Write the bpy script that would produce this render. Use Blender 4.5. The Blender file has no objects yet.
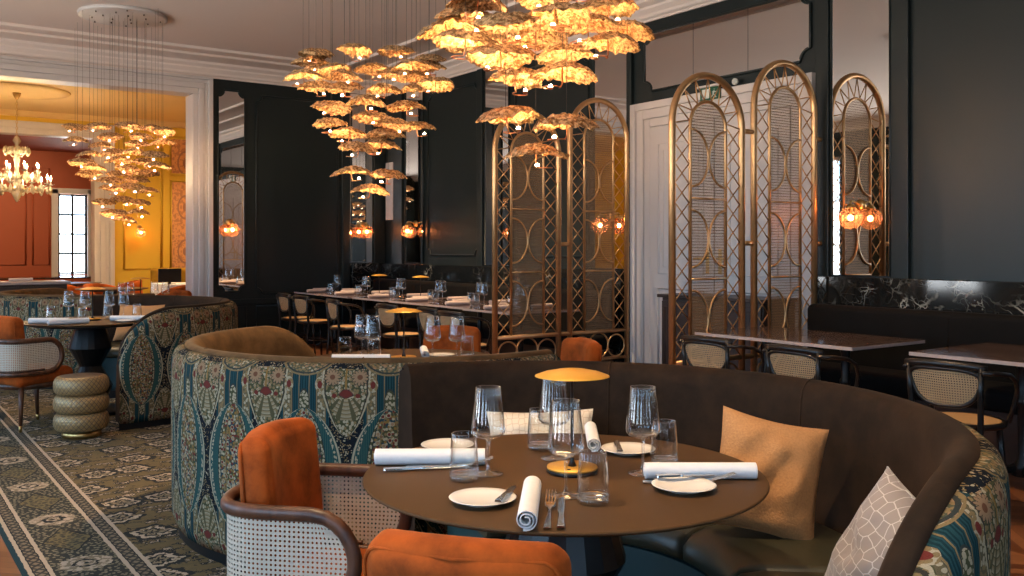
import bpy, math, random
from mathutils import Vector, Matrix, noise
PI = math.pi
sc = bpy.context.scene
COL = sc.collection
R_ = math.radians

# ------------------------------------------------------------------ mesh helper
class MB:
    def __init__(s): s.v=[]; s.f=[]; s.sm=[]; s.uv={}
    def add(s, vs, fs, smooth=True, uvs=None):
        o=len(s.v); s.v += [tuple(p) for p in vs]
        for f in fs: s.f.append(tuple(i+o for i in f)); s.sm.append(smooth)
        if uvs:
            for i,u in enumerate(uvs): s.uv[o+i]=u
        return s
    def box(s, c, d, rz=0.0):
        x,y,z=[k/2 for k in d]; ca,sa=math.cos(rz),math.sin(rz); vs=[]
        for a in (-x,x):
            for b in (-y,y):
                for e in (-z,z): vs.append((c[0]+a*ca-b*sa, c[1]+a*sa+b*ca, c[2]+e))
        return s.add(vs,[(0,1,3,2),(4,6,7,5),(0,4,5,1),(2,3,7,6),(0,2,6,4),(1,5,7,3)],False)
    def rbox(s, c, d, r, n=6, rot=None, bulge=0.0):
        """box with rounded edges; bulge swells the faces"""
        hx,hy,hz=[k/2 for k in d]; r=min(r,hx,hy,hz); idx={}; vs=[]; fs=[]
        def pt(u):
            q=[]
            for a,h in zip(u,(hx,hy,hz)): q.append(a*h)
            core=[max(-(h-r),min(h-r,a)) for a,h in zip(q,(hx,hy,hz))]
            dv=Vector([a-b for a,b in zip(q,core)])
            if dv.length>1e-9: dv=dv.normalized()*r
            p=Vector(core)+dv
            if bulge:
                w=(1-u[0]**2)*(1-u[1]**2) if abs(u[2])==1 else (1-u[0]**2)*(1-u[2]**2) if abs(u[1])==1 else (1-u[1]**2)*(1-u[2]**2)
                ax=2 if abs(u[2])==1 else 1 if abs(u[1])==1 else 0
                p[ax]+=math.copysign(bulge*w,u[ax])
            return p
        ts=[]
        for h in (hx,hy,hz):
            k=[-1]+[-1+ (r/h)*(1-math.cos(i/n*PI/2))*1.0 for i in range(1,n)]+[-1+r/h]
            mid=[ (-1+r/h)+(2-2*r/h)*i/4 for i in range(1,4)]
            t=k+mid+[-a for a in reversed(k)]
            o=[]
            for a in t:
                if not o or a-o[-1]>1e-6: o.append(a)
            ts.append(o)
        def vid(u):
            k=tuple(round(a,6) for a in u)
            if k not in idx:
                idx[k]=len(vs); p=pt(u)
                if rot is not None: p=rot@p
                vs.append((p[0]+c[0],p[1]+c[1],p[2]+c[2]))
            return idx[k]
        for ax in range(3):
            b,e=[(1,2),(2,0),(0,1)][ax]
            for sg in (-1,1):
                for i in range(len(ts[b])-1):
                    for j in range(len(ts[e])-1):
                        q=[]
                        for (ii,jj) in ((i,j),(i+1,j),(i+1,j+1),(i,j+1)):
                            u=[0,0,0]; u[ax]=sg; u[b]=ts[b][ii]; u[e]=ts[e][jj]; q.append(vid(u))
                        if sg<0: q.reverse()
                        fs.append(tuple(q))
        return s.add(vs,fs,True)
    def lathe(s, prof, n=24, c=(0,0,0), smooth=True, a0=0.0):
        vs=[];fs=[];rings=[]
        for r,z in prof:
            if r<1e-6: rings.append([len(vs)]); vs.append((c[0],c[1],c[2]+z))
            else:
                rings.append(list(range(len(vs),len(vs)+n)))
                for i in range(n):
                    a=a0+2*PI*i/n; vs.append((c[0]+r*math.cos(a),c[1]+r*math.sin(a),c[2]+z))
        for A,B in zip(rings,rings[1:]):
            for i in range(n):
                j=(i+1)%n
                if len(A)==1 and len(B)==1: continue
                if len(A)==1: fs.append((A[0],B[j],B[i]))
                elif len(B)==1: fs.append((A[i],A[j],B[0]))
                else: fs.append((A[i],A[j],B[j],B[i]))
        return s.add(vs,fs,smooth)
    def tube(s, path, r, n=8, closed=False, flat=1.0):
        P=[Vector(p) for p in path]; m=len(P); rs=r if isinstance(r,(list,tuple)) else [r]*m
        T=[]
        for i in range(m):
            a=P[(i-1)%m] if (closed or i>0) else P[i]; b=P[(i+1)%m] if (closed or i<m-1) else P[i]
            T.append((b-a).normalized())
        up=Vector((0,0,1)) if abs(T[0].z)<.9 else Vector((1,0,0))
        N=(up-T[0]*up.dot(T[0])).normalized(); vs=[];fs=[]
        for i in range(m):
            N=(N-T[i]*N.dot(T[i])); N=N.normalized() if N.length>1e-6 else Vector((1,0,0))
            Bv=T[i].cross(N)
            for k in range(n):
                a=2*PI*k/n; q=P[i]+N*(math.cos(a)*rs[i])+Bv*(math.sin(a)*rs[i]*flat); vs.append(tuple(q))
        for i in range(m if closed else m-1):
            j=(i+1)%m
            for k in range(n):
                l=(k+1)%n; fs.append((i*n+k,i*n+l,j*n+l,j*n+k))
        if not closed:
            fs.append(tuple(range(n-1,-1,-1))); fs.append(tuple(range((m-1)*n,m*n)))
        return s.add(vs,fs,True)
    def grid(s, fn, nu, nv, uvfn=None, closed=False, smooth=True):
        vs=[];uv=[];fs=[]
        cu=nu if closed else nu+1
        for i in range(cu):
            for j in range(nv+1):
                vs.append(fn(i/nu,j/nv))
                if uvfn: uv.append(uvfn(i/nu,j/nv))
        for i in range(nu):
            i2=(i+1)%cu
            for j in range(nv):
                fs.append((i*(nv+1)+j,i2*(nv+1)+j,i2*(nv+1)+j+1,i*(nv+1)+j+1))
        return s.add(vs,fs,smooth,uv if uvfn else None)
    def prism(s, poly, z0, z1, M=None, smooth=False):
        n=len(poly); vs=[(x,y,z0) for x,y in poly]+[(x,y,z1) for x,y in poly]
        if M is not None: vs=[tuple(M@Vector(p)) for p in vs]
        fs=[tuple(range(n-1,-1,-1)),tuple(range(n,2*n))]+[(i,(i+1)%n,n+(i+1)%n,n+i) for i in range(n)]
        return s.add(vs,fs,smooth)
    def build(s, name, mat, parent=None, bevel=0, seg=2, solid=0, sub=0, label=None):
        me=bpy.data.meshes.new(name); me.from_pydata(s.v,[],s.f); 
        me.polygons.foreach_set('use_smooth',s.sm)
        if s.uv:
            ul=me.uv_layers.new(name='UVMap')
            for l in me.loops: ul.data[l.index].uv=s.uv.get(l.vertex_index,(0,0))
        me.update(); me.validate()
        o=bpy.data.objects.new(name,me); COL.objects.link(o)
        if mat: me.materials.append(mat)
        if parent: o.parent=parent
        if solid:
            m=o.modifiers.new('solid','SOLIDIFY'); m.thickness=solid; m.offset=0
        if bevel:
            m=o.modifiers.new('bevel','BEVEL'); m.width=bevel; m.segments=seg; m.limit_method='ANGLE'; m.angle_limit=R_(40)
        if sub:
            m=o.modifiers.new('sub','SUBSURF'); m.levels=sub; m.render_levels=sub
        if label: o['label']=label
        return o

def tag(o,label,cat,group=None):
    o['label']=label; o['category']=cat
    if group: o['group']=group
    return o
def thing(name,label,cat,loc=(0,0,0),rz=0,group=None):
    o=bpy.data.objects.new(name,None); COL.objects.link(o); o.empty_display_size=.05
    o.location=loc; o.rotation_euler=(0,0,rz); return tag(o,label,cat,group)
KIDS={}
def copy_tree(o,parent=None):
    c=o.copy(); COL.objects.link(c)
    if parent: c.parent=parent
    for ch in [x for x in bpy.data.objects if x.parent==o]: copy_tree(ch,c)
    return c
def dup(o,label,loc,rz=0,group=None):
    c=copy_tree(o); c.location=loc; c.rotation_euler=(0,0,rz); c['label']=label
    if group: c['group']=group
    return c
def struct(name,mb,mat,bevel=0,parent=None):
    o=mb.build(name,mat,parent,bevel=bevel)
    if not parent: o['kind']='structure'
    return o

# ------------------------------------------------------------------ node helper
class N:
    """tiny expression layer over shader nodes"""
    def __init__(s,t,sock): s.t=t; s.s=sock
    def _m(s,op,*a):
        n=s.t.nodes.new('ShaderNodeMath'); n.operation=op
        for i,x in enumerate((s,)+a):
            if isinstance(x,N): s.t.links.new(x.s,n.inputs[i])
            else: n.inputs[i].default_value=float(x)
        return N(s.t,n.outputs[0])
    def __add__(s,o): return s._m('ADD',o)
    __radd__=__add__
    def __sub__(s,o): return s._m('SUBTRACT',o)
    def __rsub__(s,o): return (s*-1)+o
    def __mul__(s,o): return s._m('MULTIPLY',o)
    __rmul__=__mul__
    def __truediv__(s,o): return s._m('DIVIDE',o)
    def __lt__(s,o): return s._m('LESS_THAN',o)
    def __gt__(s,o): return s._m('GREATER_THAN',o)
    def abs(s): return s._m('ABSOLUTE')
    def floor(s): return s._m('FLOOR')
    def frac(s): return s._m('FRACT')
    def sin(s): return s._m('SINE')
    def sqrt(s): return s._m('SQRT')
    def pow(s,e): return s._m('POWER',e)
    def min(s,o): return s._m('MINIMUM',o)
    def max(s,o): return s._m('MAXIMUM',o)
    def mod(s,o): return s._m('FLOORED_MODULO',o)
    def atan2(s,o): return s._m('ARCTAN2',o)
    def band(s,a,b): return (s>a)*(s<b)
    def smooth(s,a,b):
        n=s.t.nodes.new('ShaderNodeMapRange'); n.interpolation_type='SMOOTHSTEP'
        s.t.links.new(s.s,n.inputs[0]); n.inputs[1].default_value=a; n.inputs[2].default_value=b
        return N(s.t,n.outputs[0])
class Mat:
    def __init__(s,name,rough=.5,metal=0.0,color=(.5,.5,.5),spec=.5,**kw):
        m=bpy.data.materials.new(name); m.use_nodes=True; s.m=m; s.t=m.node_tree
        s.b=s.t.nodes['Principled BSDF']; s.out=s.t.nodes['Material Output']
        s.b.inputs['Base Color'].default_value=(*color,1); s.b.inputs['Roughness'].default_value=rough
        s.b.inputs['Metallic'].default_value=metal; s.b.inputs['Specular IOR Level'].default_value=spec
        for k,v in kw.items(): s.b.inputs[k].default_value=v
    def coord(s,kind='Object'):
        n=s.t.nodes.new('ShaderNodeTexCoord'); x=s.t.nodes.new('ShaderNodeSeparateXYZ'); s.t.links.new(n.outputs[kind],x.inputs[0])
        s.vec=n.outputs[kind]; return [N(s.t,x.outputs[i]) for i in range(3)]
    def vecof(s,x,y,z=0.0):
        n=s.t.nodes.new('ShaderNodeCombineXYZ')
        for i,a in enumerate((x,y,z)):
            if isinstance(a,N): s.t.links.new(a.s,n.inputs[i])
            else: n.inputs[i].default_value=a
        return n.outputs[0]
    def noise(s,scale,detail=3,vec=None,rough=.5,dist=0.0):
        n=s.t.nodes.new('ShaderNodeTexNoise'); n.inputs['Scale'].default_value=scale; n.inputs['Detail'].default_value=detail
        n.inputs['Roughness'].default_value=rough; n.inputs['Distortion'].default_value=dist
        if vec is None: s.coord(); vec=s.vec
        s.t.links.new(vec,n.inputs['Vector']); return N(s.t,n.outputs[0])
    def voro(s,scale,vec=None,feature='F1',out='Distance',rand=1.0,dim='2D'):
        n=s.t.nodes.new('ShaderNodeTexVoronoi'); n.voronoi_dimensions=dim; n.feature=feature; n.inputs['Scale'].default_value=scale; n.inputs['Randomness'].default_value=rand
        if vec is None: s.coord(); vec=s.vec
        s.t.links.new(vec,n.inputs['Vector']); s.last=n
        return N(s.t,n.outputs[out])
    def col(s,c):
        n=s.t.nodes.new('ShaderNodeRGB'); n.outputs[0].default_value=(*c,1); return n.outputs[0]
    def mix(s,f,a,b):
        n=s.t.nodes.new('ShaderNodeMix'); n.data_type='RGBA'
        for i,x in ((0,f),(6,a),(7,b)):
            if isinstance(x,N): s.t.links.new(x.s,n.inputs[i])
            elif isinstance(x,(int,float)): n.inputs[i].default_value=x
            elif isinstance(x,tuple): n.inputs[i].default_value=(*x,1)
            else: s.t.links.new(x,n.inputs[i])
        return n.outputs[2]
    def base(s,sock): s.t.links.new(sock,s.b.inputs['Base Color']); return s
    def setr(s,n): s.t.links.new(n.s,s.b.inputs['Roughness']); return s
    def bump(s,h,strength=.3,dist=.01):
        n=s.t.nodes.new('ShaderNodeBump'); n.inputs['Strength'].default_value=strength; n.inputs['Distance'].default_value=dist
        s.t.links.new(h.s,n.inputs['Height']); s.t.links.new(n.outputs[0],s.b.inputs['Normal']); return s
    def holes(s,fac):
        """fac 1 = open hole in the weave"""
        tr=s.t.nodes.new('ShaderNodeBsdfTransparent'); mx=s.t.nodes.new('ShaderNodeMixShader')
        s.t.links.new(fac.s,mx.inputs[0]); s.t.links.new(s.b.outputs[0],mx.inputs[1]); s.t.links.new(tr.outputs[0],mx.inputs[2])
        s.t.links.new(mx.outputs[0],s.out.inputs[0]); return s

def plain(name,color,rough=.5,metal=0.0,var=.12,scale=30,spec=.5,bump=0,**kw):
    M=Mat(name,rough,metal,color,spec,**kw)
    f=M.noise(scale,4)
    lo=tuple(c*(1-var) for c in color); hi=tuple(min(1,c*(1+var)) for c in color)
    M.base(M.mix(f,lo,hi))
    if bump: M.bump(f,bump,.005)
    return M.m
def velvet(name,color,var=.35,scale=7,sheen=.6,tint=None):
    M=Mat(name,.85,0,color,.2)
    M.b.inputs['Sheen Weight'].default_value=sheen; M.b.inputs['Sheen Roughness'].default_value=.35
    M.b.inputs['Sheen Tint'].default_value=(*(tint or tuple(min(1,c*3+.05) for c in color)),1)
    f=M.noise(scale,5,rough=.6).smooth(.3,.7); g=M.noise(180,2)
    M.base(M.mix(f*.8+g*.2,tuple(c*(1-var) for c in color),tuple(min(1,c*(1+var)) for c in color)))
    M.bump(g,.15,.002); return M.m
def emis(name,color,strength):
    m=bpy.data.materials.new(name); m.use_nodes=True; t=m.node_tree; t.nodes.clear()
    e=t.nodes.new('ShaderNodeEmission'); o=t.nodes.new('ShaderNodeOutputMaterial'); e.inputs[0].default_value=(*color,1); e.inputs[1].default_value=strength
    t.links.new(e.outputs[0],o.inputs[0]); return m
def glassm(name,color=(.97,.98,.98),gl=(1,1,1),rough=.01,base=.04,edge=.75,power=3.5):
    m=bpy.data.materials.new(name); m.use_nodes=True; t=m.node_tree; t.nodes.clear()
    o=t.nodes.new('ShaderNodeOutputMaterial'); mx=t.nodes.new('ShaderNodeMixShader'); fr=t.nodes.new('ShaderNodeLayerWeight'); fr.inputs[0].default_value=.5
    tr=t.nodes.new('ShaderNodeBsdfTransparent'); tr.inputs[0].default_value=(*color,1)
    g=t.nodes.new('ShaderNodeBsdfGlossy'); g.inputs[0].default_value=(*gl,1); g.inputs[1].default_value=rough
    f=N(t,fr.outputs[1]).pow(power)*edge+base
    t.links.new(f.s,mx.inputs[0]); t.links.new(tr.outputs[0],mx.inputs[1]); t.links.new(g.outputs[0],mx.inputs[2]); t.links.new(mx.outputs[0],o.inputs[0]); return m

M={}
M['green']=plain('dark green wall paint',(.0110,.0178,.0188),.38,var=.08,scale=2,spec=.32)
M['white']=plain('white casing paint',(.62,.58,.56),.4,var=.05,scale=3)
M['ceil']=plain('ceiling plaster',(.80,.70,.64),.8,var=.04,scale=1.2)
M['ochre']=plain('ochre plaster',(.80,.58,.27),.75,var=.06,scale=1.5)
M['yellow']=plain('mustard wall paint',(.74,.47,.045),.6,var=.06,scale=2)
M['red']=plain('brick red wall paint',(.34,.070,.022),.6,var=.08,scale=2)
M['black']=plain('black metal',(.012,.012,.013),.35,.3,var=.2,scale=20)
M['blackwood']=plain('black bentwood',(.012,.010,.009),.28,var=.3,scale=25)
M['tabletop']=plain('bronze brown matte top',(.074,.038,.015),.50,var=.05,scale=4,spec=.15)
M['brass']=plain('brushed brass',(.62,.40,.15),.3,1.0,var=.12,scale=40)
M['bronze']=plain('bronze screen metal',(.62,.37,.175),.33,.85,var=.12,scale=25)
M['lampbrass']=plain('ochre lamp metal',(.72,.36,.05),.4,.35,var=.06,scale=30)
M['steel']=plain('polished steel',(.62,.60,.57),.16,1.0,var=.08,scale=40)
M['porcelain']=plain('cream porcelain',(.78,.73,.66),.22,var=.03,scale=10)
M['linen']=plain('white linen',(.78,.77,.77),.85,var=.06,scale=60,bump=.2)
M['linenpink']=plain('blush linen',(.66,.52,.46),.85,var=.08,scale=60,bump=.2)
M['orange']=velvet('burnt orange velvet',(.32,.062,.007),.55,7,.30,(1,.42,.14))
M['brown']=velvet('dark brown velvet',(.020,.0105,.0050),.45,9,.20,(.34,.18,.09))
M['olive']=velvet('warm-lit olive brown velvet',(.125,.066,.025),.4,9,.4,(.5,.33,.16))  # olive brown, lightened to carry the warm lamp light in its colour
M['benchblack']=velvet('black velvet bench',(.0035,.003,.003),.3,6,.06)
M['leather']=plain('dark green leather',(.042,.040,.024),.36,var=.25,scale=14,bump=.12)
M['walnut']=None
M['dwood']=plain('dark wood',(.038,.020,.014),.4,var=.4,scale=9)
M['glass']=glassm('clear glass',base=.03,edge=.97,power=2.3)
M['thickglass']=glassm('thick clear glass',(.96,.97,.97),base=.13,edge=.87,power=1.7)
M['window']=glassm('window pane glass',(.93,.96,.97),base=.03,edge=.7,power=5)
M['mirror']=Mat('mirror silver',.015,1.0,(.80,.79,.78)).m
M['wire']=plain('hanging wire',(.10,.075,.06),.5,.4)
M['copper']=plain('copper lamp arm',(.75,.33,.16),.3,1.0)
M['bulb']=emis('warm bulb',(1.0,.68,.36),260)
M['candle']=emis('candle bulb',(1.0,.70,.36),260)
M['filament']=emis('sconce filament',(1.0,.55,.24),95)
M['signgreen']=plain('exit sign green',(.006,.085,.042),.4)
M['signwhite']=plain('exit sign white',(.6,.65,.62),.4)
M['teal']=plain('teal leather',(.020,.060,.068),.45,var=.15,scale=8)
M['tealtrim']=plain('teal piping',(.03,.09,.11),.7)
M['crystal']=plain('cut crystal',(.86,.76,.58),.08,0,var=.2,scale=90,spec=.9,**{'Transmission Weight':.5})
M['screenblack']=plain('black plastic',(.01,.01,.012),.3)

def wood(name,a,b,sx=3,sy=40):
    m=Mat(name,.38); x,y,z=m.coord(); v=m.vecof(x*sx,y*sx,z*sy)
    f=m.noise(1.5,4,v,dist=.6); m.base(m.mix(f.smooth(.3,.7),a,b)); return m.m
M['walnut']=wood('walnut',(.045,.016,.008),(.12,.045,.020),18,5)

# parquet : chevron blocks
m=Mat('chevron parquet',.32); x,y,z=m.coord()
w=.42; k=(x/w).floor(); fx=(x/w).frac(); side=k.mod(2.0)
t=(side*2-1)*(fx-.5)*w
v=(y+t)/.085; pid=v.floor(); fy=v.frac()
rnd=m.t.nodes.new('ShaderNodeTexWhiteNoise'); rnd.noise_dimensions='2D'; m.t.links.new(m.vecof(pid,k),rnd.inputs[0]); rn=N(m.t,rnd.outputs[0])
gr=m.noise(3.0,5,m.vecof(x*2+y*14,y*2-x*14,0))
c=m.mix(rn,(.13,.040,.016),(.36,.145,.060)); c=m.mix(gr*.35,c,(.08,.028,.012))
seam=(fy<.03).max((fx<.008)); c=m.mix(seam*.8,c,(.02,.008,.004)); m.base(c); M['parquet']=m.m

# cane : woven sheet with round openings
def cane(name,kind,pitch,col,r=.30):
    m=Mat(name,.6)
    if kind=='UV': x,y,z=m.coord('UV')
    else: yy,x,y=m.coord('Object')
    a=(x/pitch); b=(y/pitch)
    dx=a.frac()-.5; dy=b.frac()-.5; d=(dx*dx+dy*dy).sqrt()
    n=m.noise(220,2); m.base(m.mix(n,tuple(c*.8 for c in col),tuple(min(1,c*1.12) for c in col)))
    ring=((dx.abs()).max(dy.abs())); m.bump(ring,.4,.002)
    m.holes((d<r)*1.0); return m.m
M['cane']=cane('natural woven cane','UV',.0125,(.60,.50,.38),.245)
M['canechair']=cane('woven cane chair back','Object',.0125,(.66,.42,.21),.26)
M['caneseat']=plain('tan cane seat',(.46,.27,.12),.55,var=.2,scale=120)

# bronze fabric mesh of the screens (fine horizontal rods with gauze between)
m=Mat('screen gauze',.5,.35); x,y,z=m.coord()
ln=((z/.021).frac()<.22); fine=((x/.006).frac()<.35)
m.base(m.mix(ln,(.46,.31,.18),(.20,.12,.06))); m.holes((1-ln)*(.62-fine*.22)); M['gauze']=m.m

# black marble with pale veins
m=Mat('black veined marble',.07,0,(.01,.01,.01),.6); x,y,z=m.coord()
wv=m.noise(2.6,5); wv2=m.noise(9,4); vv=m.vecof(x+wv*.5+wv2*.06,y+wv*.8+wv2*.08,z*1.2+wv*.4)
e=m.voro(4.2,vv,'DISTANCE_TO_EDGE',dim='3D'); e2=m.voro(11.0,vv,'DISTANCE_TO_EDGE',dim='3D'); msk=m.noise(2.6,4).smooth(.40,.62); m3=m.noise(6,3).smooth(.42,.6)
vein=((1-e.smooth(0,.04))*msk*m3).max((1-e2.smooth(0,.035))*msk*m3*.75)
m.base(m.mix(vein,(.008,.009,.009),(.34,.33,.29))); M['marble']=m.m
# brown polished table stone
m=Mat('brown polished stone',.10,0,(.07,.04,.03),.6); f=m.noise(9,5,dist=1.0); m.base(m.mix(f.smooth(.35,.7),(.060,.034,.026),(.115,.072,.058))); M['stone']=m.m
M['stoneedge']=plain('pale stone edge',(.42,.34,.31),.35,var=.2,scale=40)

# paisley medallion tapestry on the booths  (u = metres round the arc, v = height)
def tapestry():
    m=Mat('paisley medallion tapestry',.85,0,(.1,.1,.1),.08)
    u,v,_=m.coord('UV')
    uv=m.vec
    P=.35
    x=((u-.055)/P).frac()*P-P/2      # metres from a medallion axis
    ax=x.abs(); ox=P/2-ax            # metres from an oval axis
    zz=(v-.44).abs()
    sp=m.voro(110,uv)
    mot=m.voro(78,uv,'F1','Distance'); sc_=m.t.nodes.new('ShaderNodeSeparateColor'); m.t.links.new(m.last.outputs['Color'],sc_.inputs[0]); rnd=N(m.t,sc_.outputs[0]); rnd2=N(m.t,sc_.outputs[1])
    big=m.voro(34,uv); sb_=m.t.nodes.new('ShaderNodeSeparateColor'); m.t.links.new(m.last.outputs['Color'],sb_.inputs[0]); rb=N(m.t,sb_.outputs[0])
    navy=(.008,.011,.016); teal=(.014,.062,.066); sea=(.055,.115,.092); cream=(.42,.35,.23); tan=(.24,.165,.075); red=(.16,.030,.022); olive=(.075,.075,.034); gold=(.27,.15,.04); rose=(.33,.20,.11)
    c=m.mix((sp<.32)*(rnd2>.42),navy,m.mix(rnd>.6,tan,cream))
    # striped columns behind the scallops
    colm=(ox<.105)*(zz>.19)
    c=m.mix(colm,c,m.mix((ox/.0085).frac()<.45,(.010,.034,.040),(.020,.066,.072)))
    lace=ox.band(.058,.088)*(zz>.19); c=m.mix(lace,c,m.mix(mot<.46,(.13,.105,.055),m.mix(rnd>.5,tan,cream)))
    c=m.mix(ox.band(.020,.024).max(ox.band(.052,.057)).max(ox.band(.088,.092))*(zz>.19),c,tan)
    drop=((ox/.023).pow(2.0)+((zz-.285)/.055).pow(2.0)); c=m.mix(drop<1.0,c,m.mix(mot<.44,olive,cream)); c=m.mix(drop.band(.75,1.0),c,(.04,.045,.04))
    # pointed ovals centred half way up, almost touching each other
    prof=(1-(zz/.262).pow(2.0)).max(0.0001); o=ox/(prof.pow(.62)*.160)
    ino=(o<1.0)*(zz<.260)
    oc=m.mix((ox/.0075).frac()<.40,teal,sea)
    oc=m.mix(o.band(.93,.985),oc,cream)
    oc=m.mix(o.band(.82,.90)*(mot<.40),oc,cream); oc=m.mix(o.band(.50,.57),oc,m.mix(mot<.45,olive,cream)); oc=m.mix(o.band(.57,.59).max(o.band(.475,.50)),oc,(.02,.03,.03))
    lace2=m.mix(mot<.46,m.mix(rb>.5,olive,(.03,.060,.070)),m.mix(rnd2>.66,m.mix(rnd>.45,cream,gold),m.mix(rnd>.5,red,tan)))
    oc=m.mix(o<.475,oc,lace2)
    oc=m.mix((o<.475)*(big<.22)*(rb>.35),oc,m.mix(rb>.7,red,rose)); oc=m.mix((o<.475)*big.band(.22,.30)*(rb>.35),oc,cream)
    oc=m.mix(o.band(.26,.30),oc,tan)
    c=m.mix(ino,c,oc)
    # medallions, broad at the rim and pointed towards the middle
    h=zz-.150
    rise=(h/.17).max(0.0).min(1.0).pow(.55)*.100
    q=ax/(rise+.0005); inm=(q<1.0)*(h>0.0)*(zz<.425)
    fan=((ax*ax+(zz-.335)*(zz-.335)).sqrt()/.016).frac()
    fa0=(zz-.335).atan2(ax)
    mc=m.mix(mot<.46,olive,m.mix(rnd>.45,tan,cream))
    pf=((fa0*16).sin()*.5+.5); mc=m.mix((zz<.300)*(q<.66)*(zz>.215),mc,m.mix((pf>.45)*(fan<.86),(.10,.085,.04),m.mix(fan,tan,cream)))
    mc=m.mix((zz>.315)*(mot<.34)*(rnd>.6),mc,rose)
    mc=m.mix(q.band(.90,.975),mc,cream); mc=m.mix(q.band(.82,.88),mc,(.045,.04,.03))
    mc=m.mix((ax<.004)*(zz>.30),mc,gold)
    rr=((ax/(.022+(fa0*7).sin()*.004)).pow(2.0)+((zz-.320)/.015).pow(2.0)); mc=m.mix(rr<1.0,mc,red); mc=m.mix(rr.band(1.0,1.5),mc,(.09,.035,.03))
    mc=m.mix((((ax-.048)/.010).pow(2.0)+((zz-.312)/.009).pow(2.0))<1.0,mc,red)
    c=m.mix(inm,c,mc)
    fx=ax-.056; fz=zz-.386; fr=(fx*fx+fz*fz).sqrt(); fa=fz.atan2(fx)
    pet=fr-((fa*6.5).sin().abs()*.014+.020)
    c=m.mix(pet<.004,c,(.05,.04,.03)); c=m.mix(pet<0.0,c,rose); c=m.mix(fr<.011,c,(.17,.07,.035))
    bd=((ax-.108)/.020).pow(2.0)+((zz-.355)/.030).pow(2.0); c=m.mix(bd<1.0,c,m.mix(mot<.5,cream,tan)); c=m.mix(bd<.25,c,red)
    # scallops hanging from the rim between the medallions
    s2=((ox/.112).pow(2.0)+((zz-.475)/.085).pow(2.0)).sqrt(); sm=(s2<1.0)
    sccol=m.mix(mot<.44,(.085,.090,.055),m.mix(rnd>.3,cream,tan)); sccol=m.mix((big<.24)*(rb>.4),sccol,rose); sccol=m.mix(s2.band(.92,1.0),sccol,tan); sccol=m.mix(s2.band(.82,.90),sccol,(.04,.045,.04))
    c=m.mix(sm,c,sccol)
    wv=m.voro(520,uv); c=m.mix(wv*.40,c,(.006,.008,.008))
    m.base(c); m.bump(mot,.25,.002); return m.m
M['tapestry']=tapestry()

# carpet
def carpet():
    m=Mat('persian patterned carpet',.95,0,(.1,.1,.1),.15); X,Y,Z=m.coord(); vec=m.vec
    wob=m.noise(26,2); wob2=m.noise(120,1)
    x=X+(wob-.5)*.012; y=Y+(wob2-.5)*.010
    olive=(.175,.125,.058); dark=(.026,.028,.026); cream=(.50,.39,.28); teal=(.020,.050,.060)
    # field: rosettes on a jittered lattice, leaves and stems between
    def field():
        pv=m.vecof(x*1.0+(wob-.5)*.03,y*1.0,0)
        d=m.voro(2.9,pv,'F1','Distance',.5); pos=m.last.outputs['Position']
        sx=m.t.nodes.new('ShaderNodeSeparateXYZ'); m.t.links.new(pos,sx.inputs[0])
        px=N(m.t,sx.outputs[0]); py=N(m.t,sx.outputs[1])
        ang=(y-py).atan2(x-px)
        pet=d+(ang*4).sin()*.030+(ang*9).sin()*.020+(wob-.5)*.10
        c=m.mix(m.noise(30,4).smooth(.35,.75)*.55,olive,(.115,.095,.048))
        e3=m.voro(6.5,m.vecof(x+(wob-.5)*.16,y+(wob2-.5)*.06,0),'DISTANCE_TO_EDGE')
        c=m.mix((e3<.040)*(m.noise(7,2)>.46),c,dark)
        lf=m.voro(8.5,m.vecof(x*1.0+(wob-.5)*.30,y*1.35+(wob2-.5)*.06,0)); sc_=m.t.nodes.new('ShaderNodeSeparateColor'); m.t.links.new(m.last.outputs['Color'],sc_.inputs[0]); rl=N(m.t,sc_.outputs[0])
        lf2=lf+(m.noise(45,2)-.5)*.25
        c=m.mix(lf2.band(.16,.34)*(rl>.35),c,dark); c=m.mix((lf2<.16)*(rl>.35),c,cream); c=m.mix((lf2<.06)*(rl>.35),c,(.22,.12,.07))
        c=m.mix(pet.band(.25,.33),c,dark); c=m.mix(pet.band(.17,.25)*(m.noise(50,2)>.44),c,cream); c=m.mix(pet.band(.115,.17),c,dark); c=m.mix(pet.band(.055,.115),c,(.27,.21,.13)); c=m.mix(pet<.055,c,dark)
        return c
    def stripe(c0):  # c0: 0..1 across stripe
        zig=((c0-.5).abs()-((y/.055).frac()-.5).abs()*.55).abs()
        c=m.mix(zig<.10,(.23,.18,.115),(.055,.050,.042)); c=m.mix((c0<.20).max(c0>.80),c,cream); c=m.mix(c0.band(.20,.26).max(c0.band(.74,.80)),c,dark); return c
    def band(c0):    # c0: -1..1 across the wide border
        s=(y/.78).frac()-.5; 
        a=((c0/.80).pow(2.0)+(s/.135).pow(2.0)).sqrt()+ (m.noise(30,2)-.5)*.5
        s2=((y/.78+.5).frac()-.5); b=(c0.abs()/.85+s2.abs()/.27)+(m.noise(18,2)-.5)*.25
        sp=m.voro(42,m.vecof(x,y,0))
        c=m.mix((sp<.30),(.045,.045,.036),(.24,.20,.125))
        c=m.mix(b<1.0,c,m.mix(sp<.36,(.17,.135,.065),(.06,.055,.04))); c=m.mix(b.band(.9,1.0),c,dark)
        c=m.mix(a<1.0,c,m.mix(m.noise(38,2)>.5,cream,(.24,.19,.12))); c=m.mix(a.band(.35,.50).max(a<.12),c,dark); return c
    c=field()
    L=lambda a,b:(x-a)/(b-a)
    c=m.mix(x<1.045,c,stripe(L(.950,1.045)))
    c=m.mix(x<.950,c,band(L(.688,.950)*2-1)); c=m.mix(x<.688,c,stripe(L(.598,.688))); c=m.mix(x<.598,c,teal)
    m.base(c); m.bump(m.noise(300,1),.3,.003); return m.m
M['carpet']=carpet()

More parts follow.
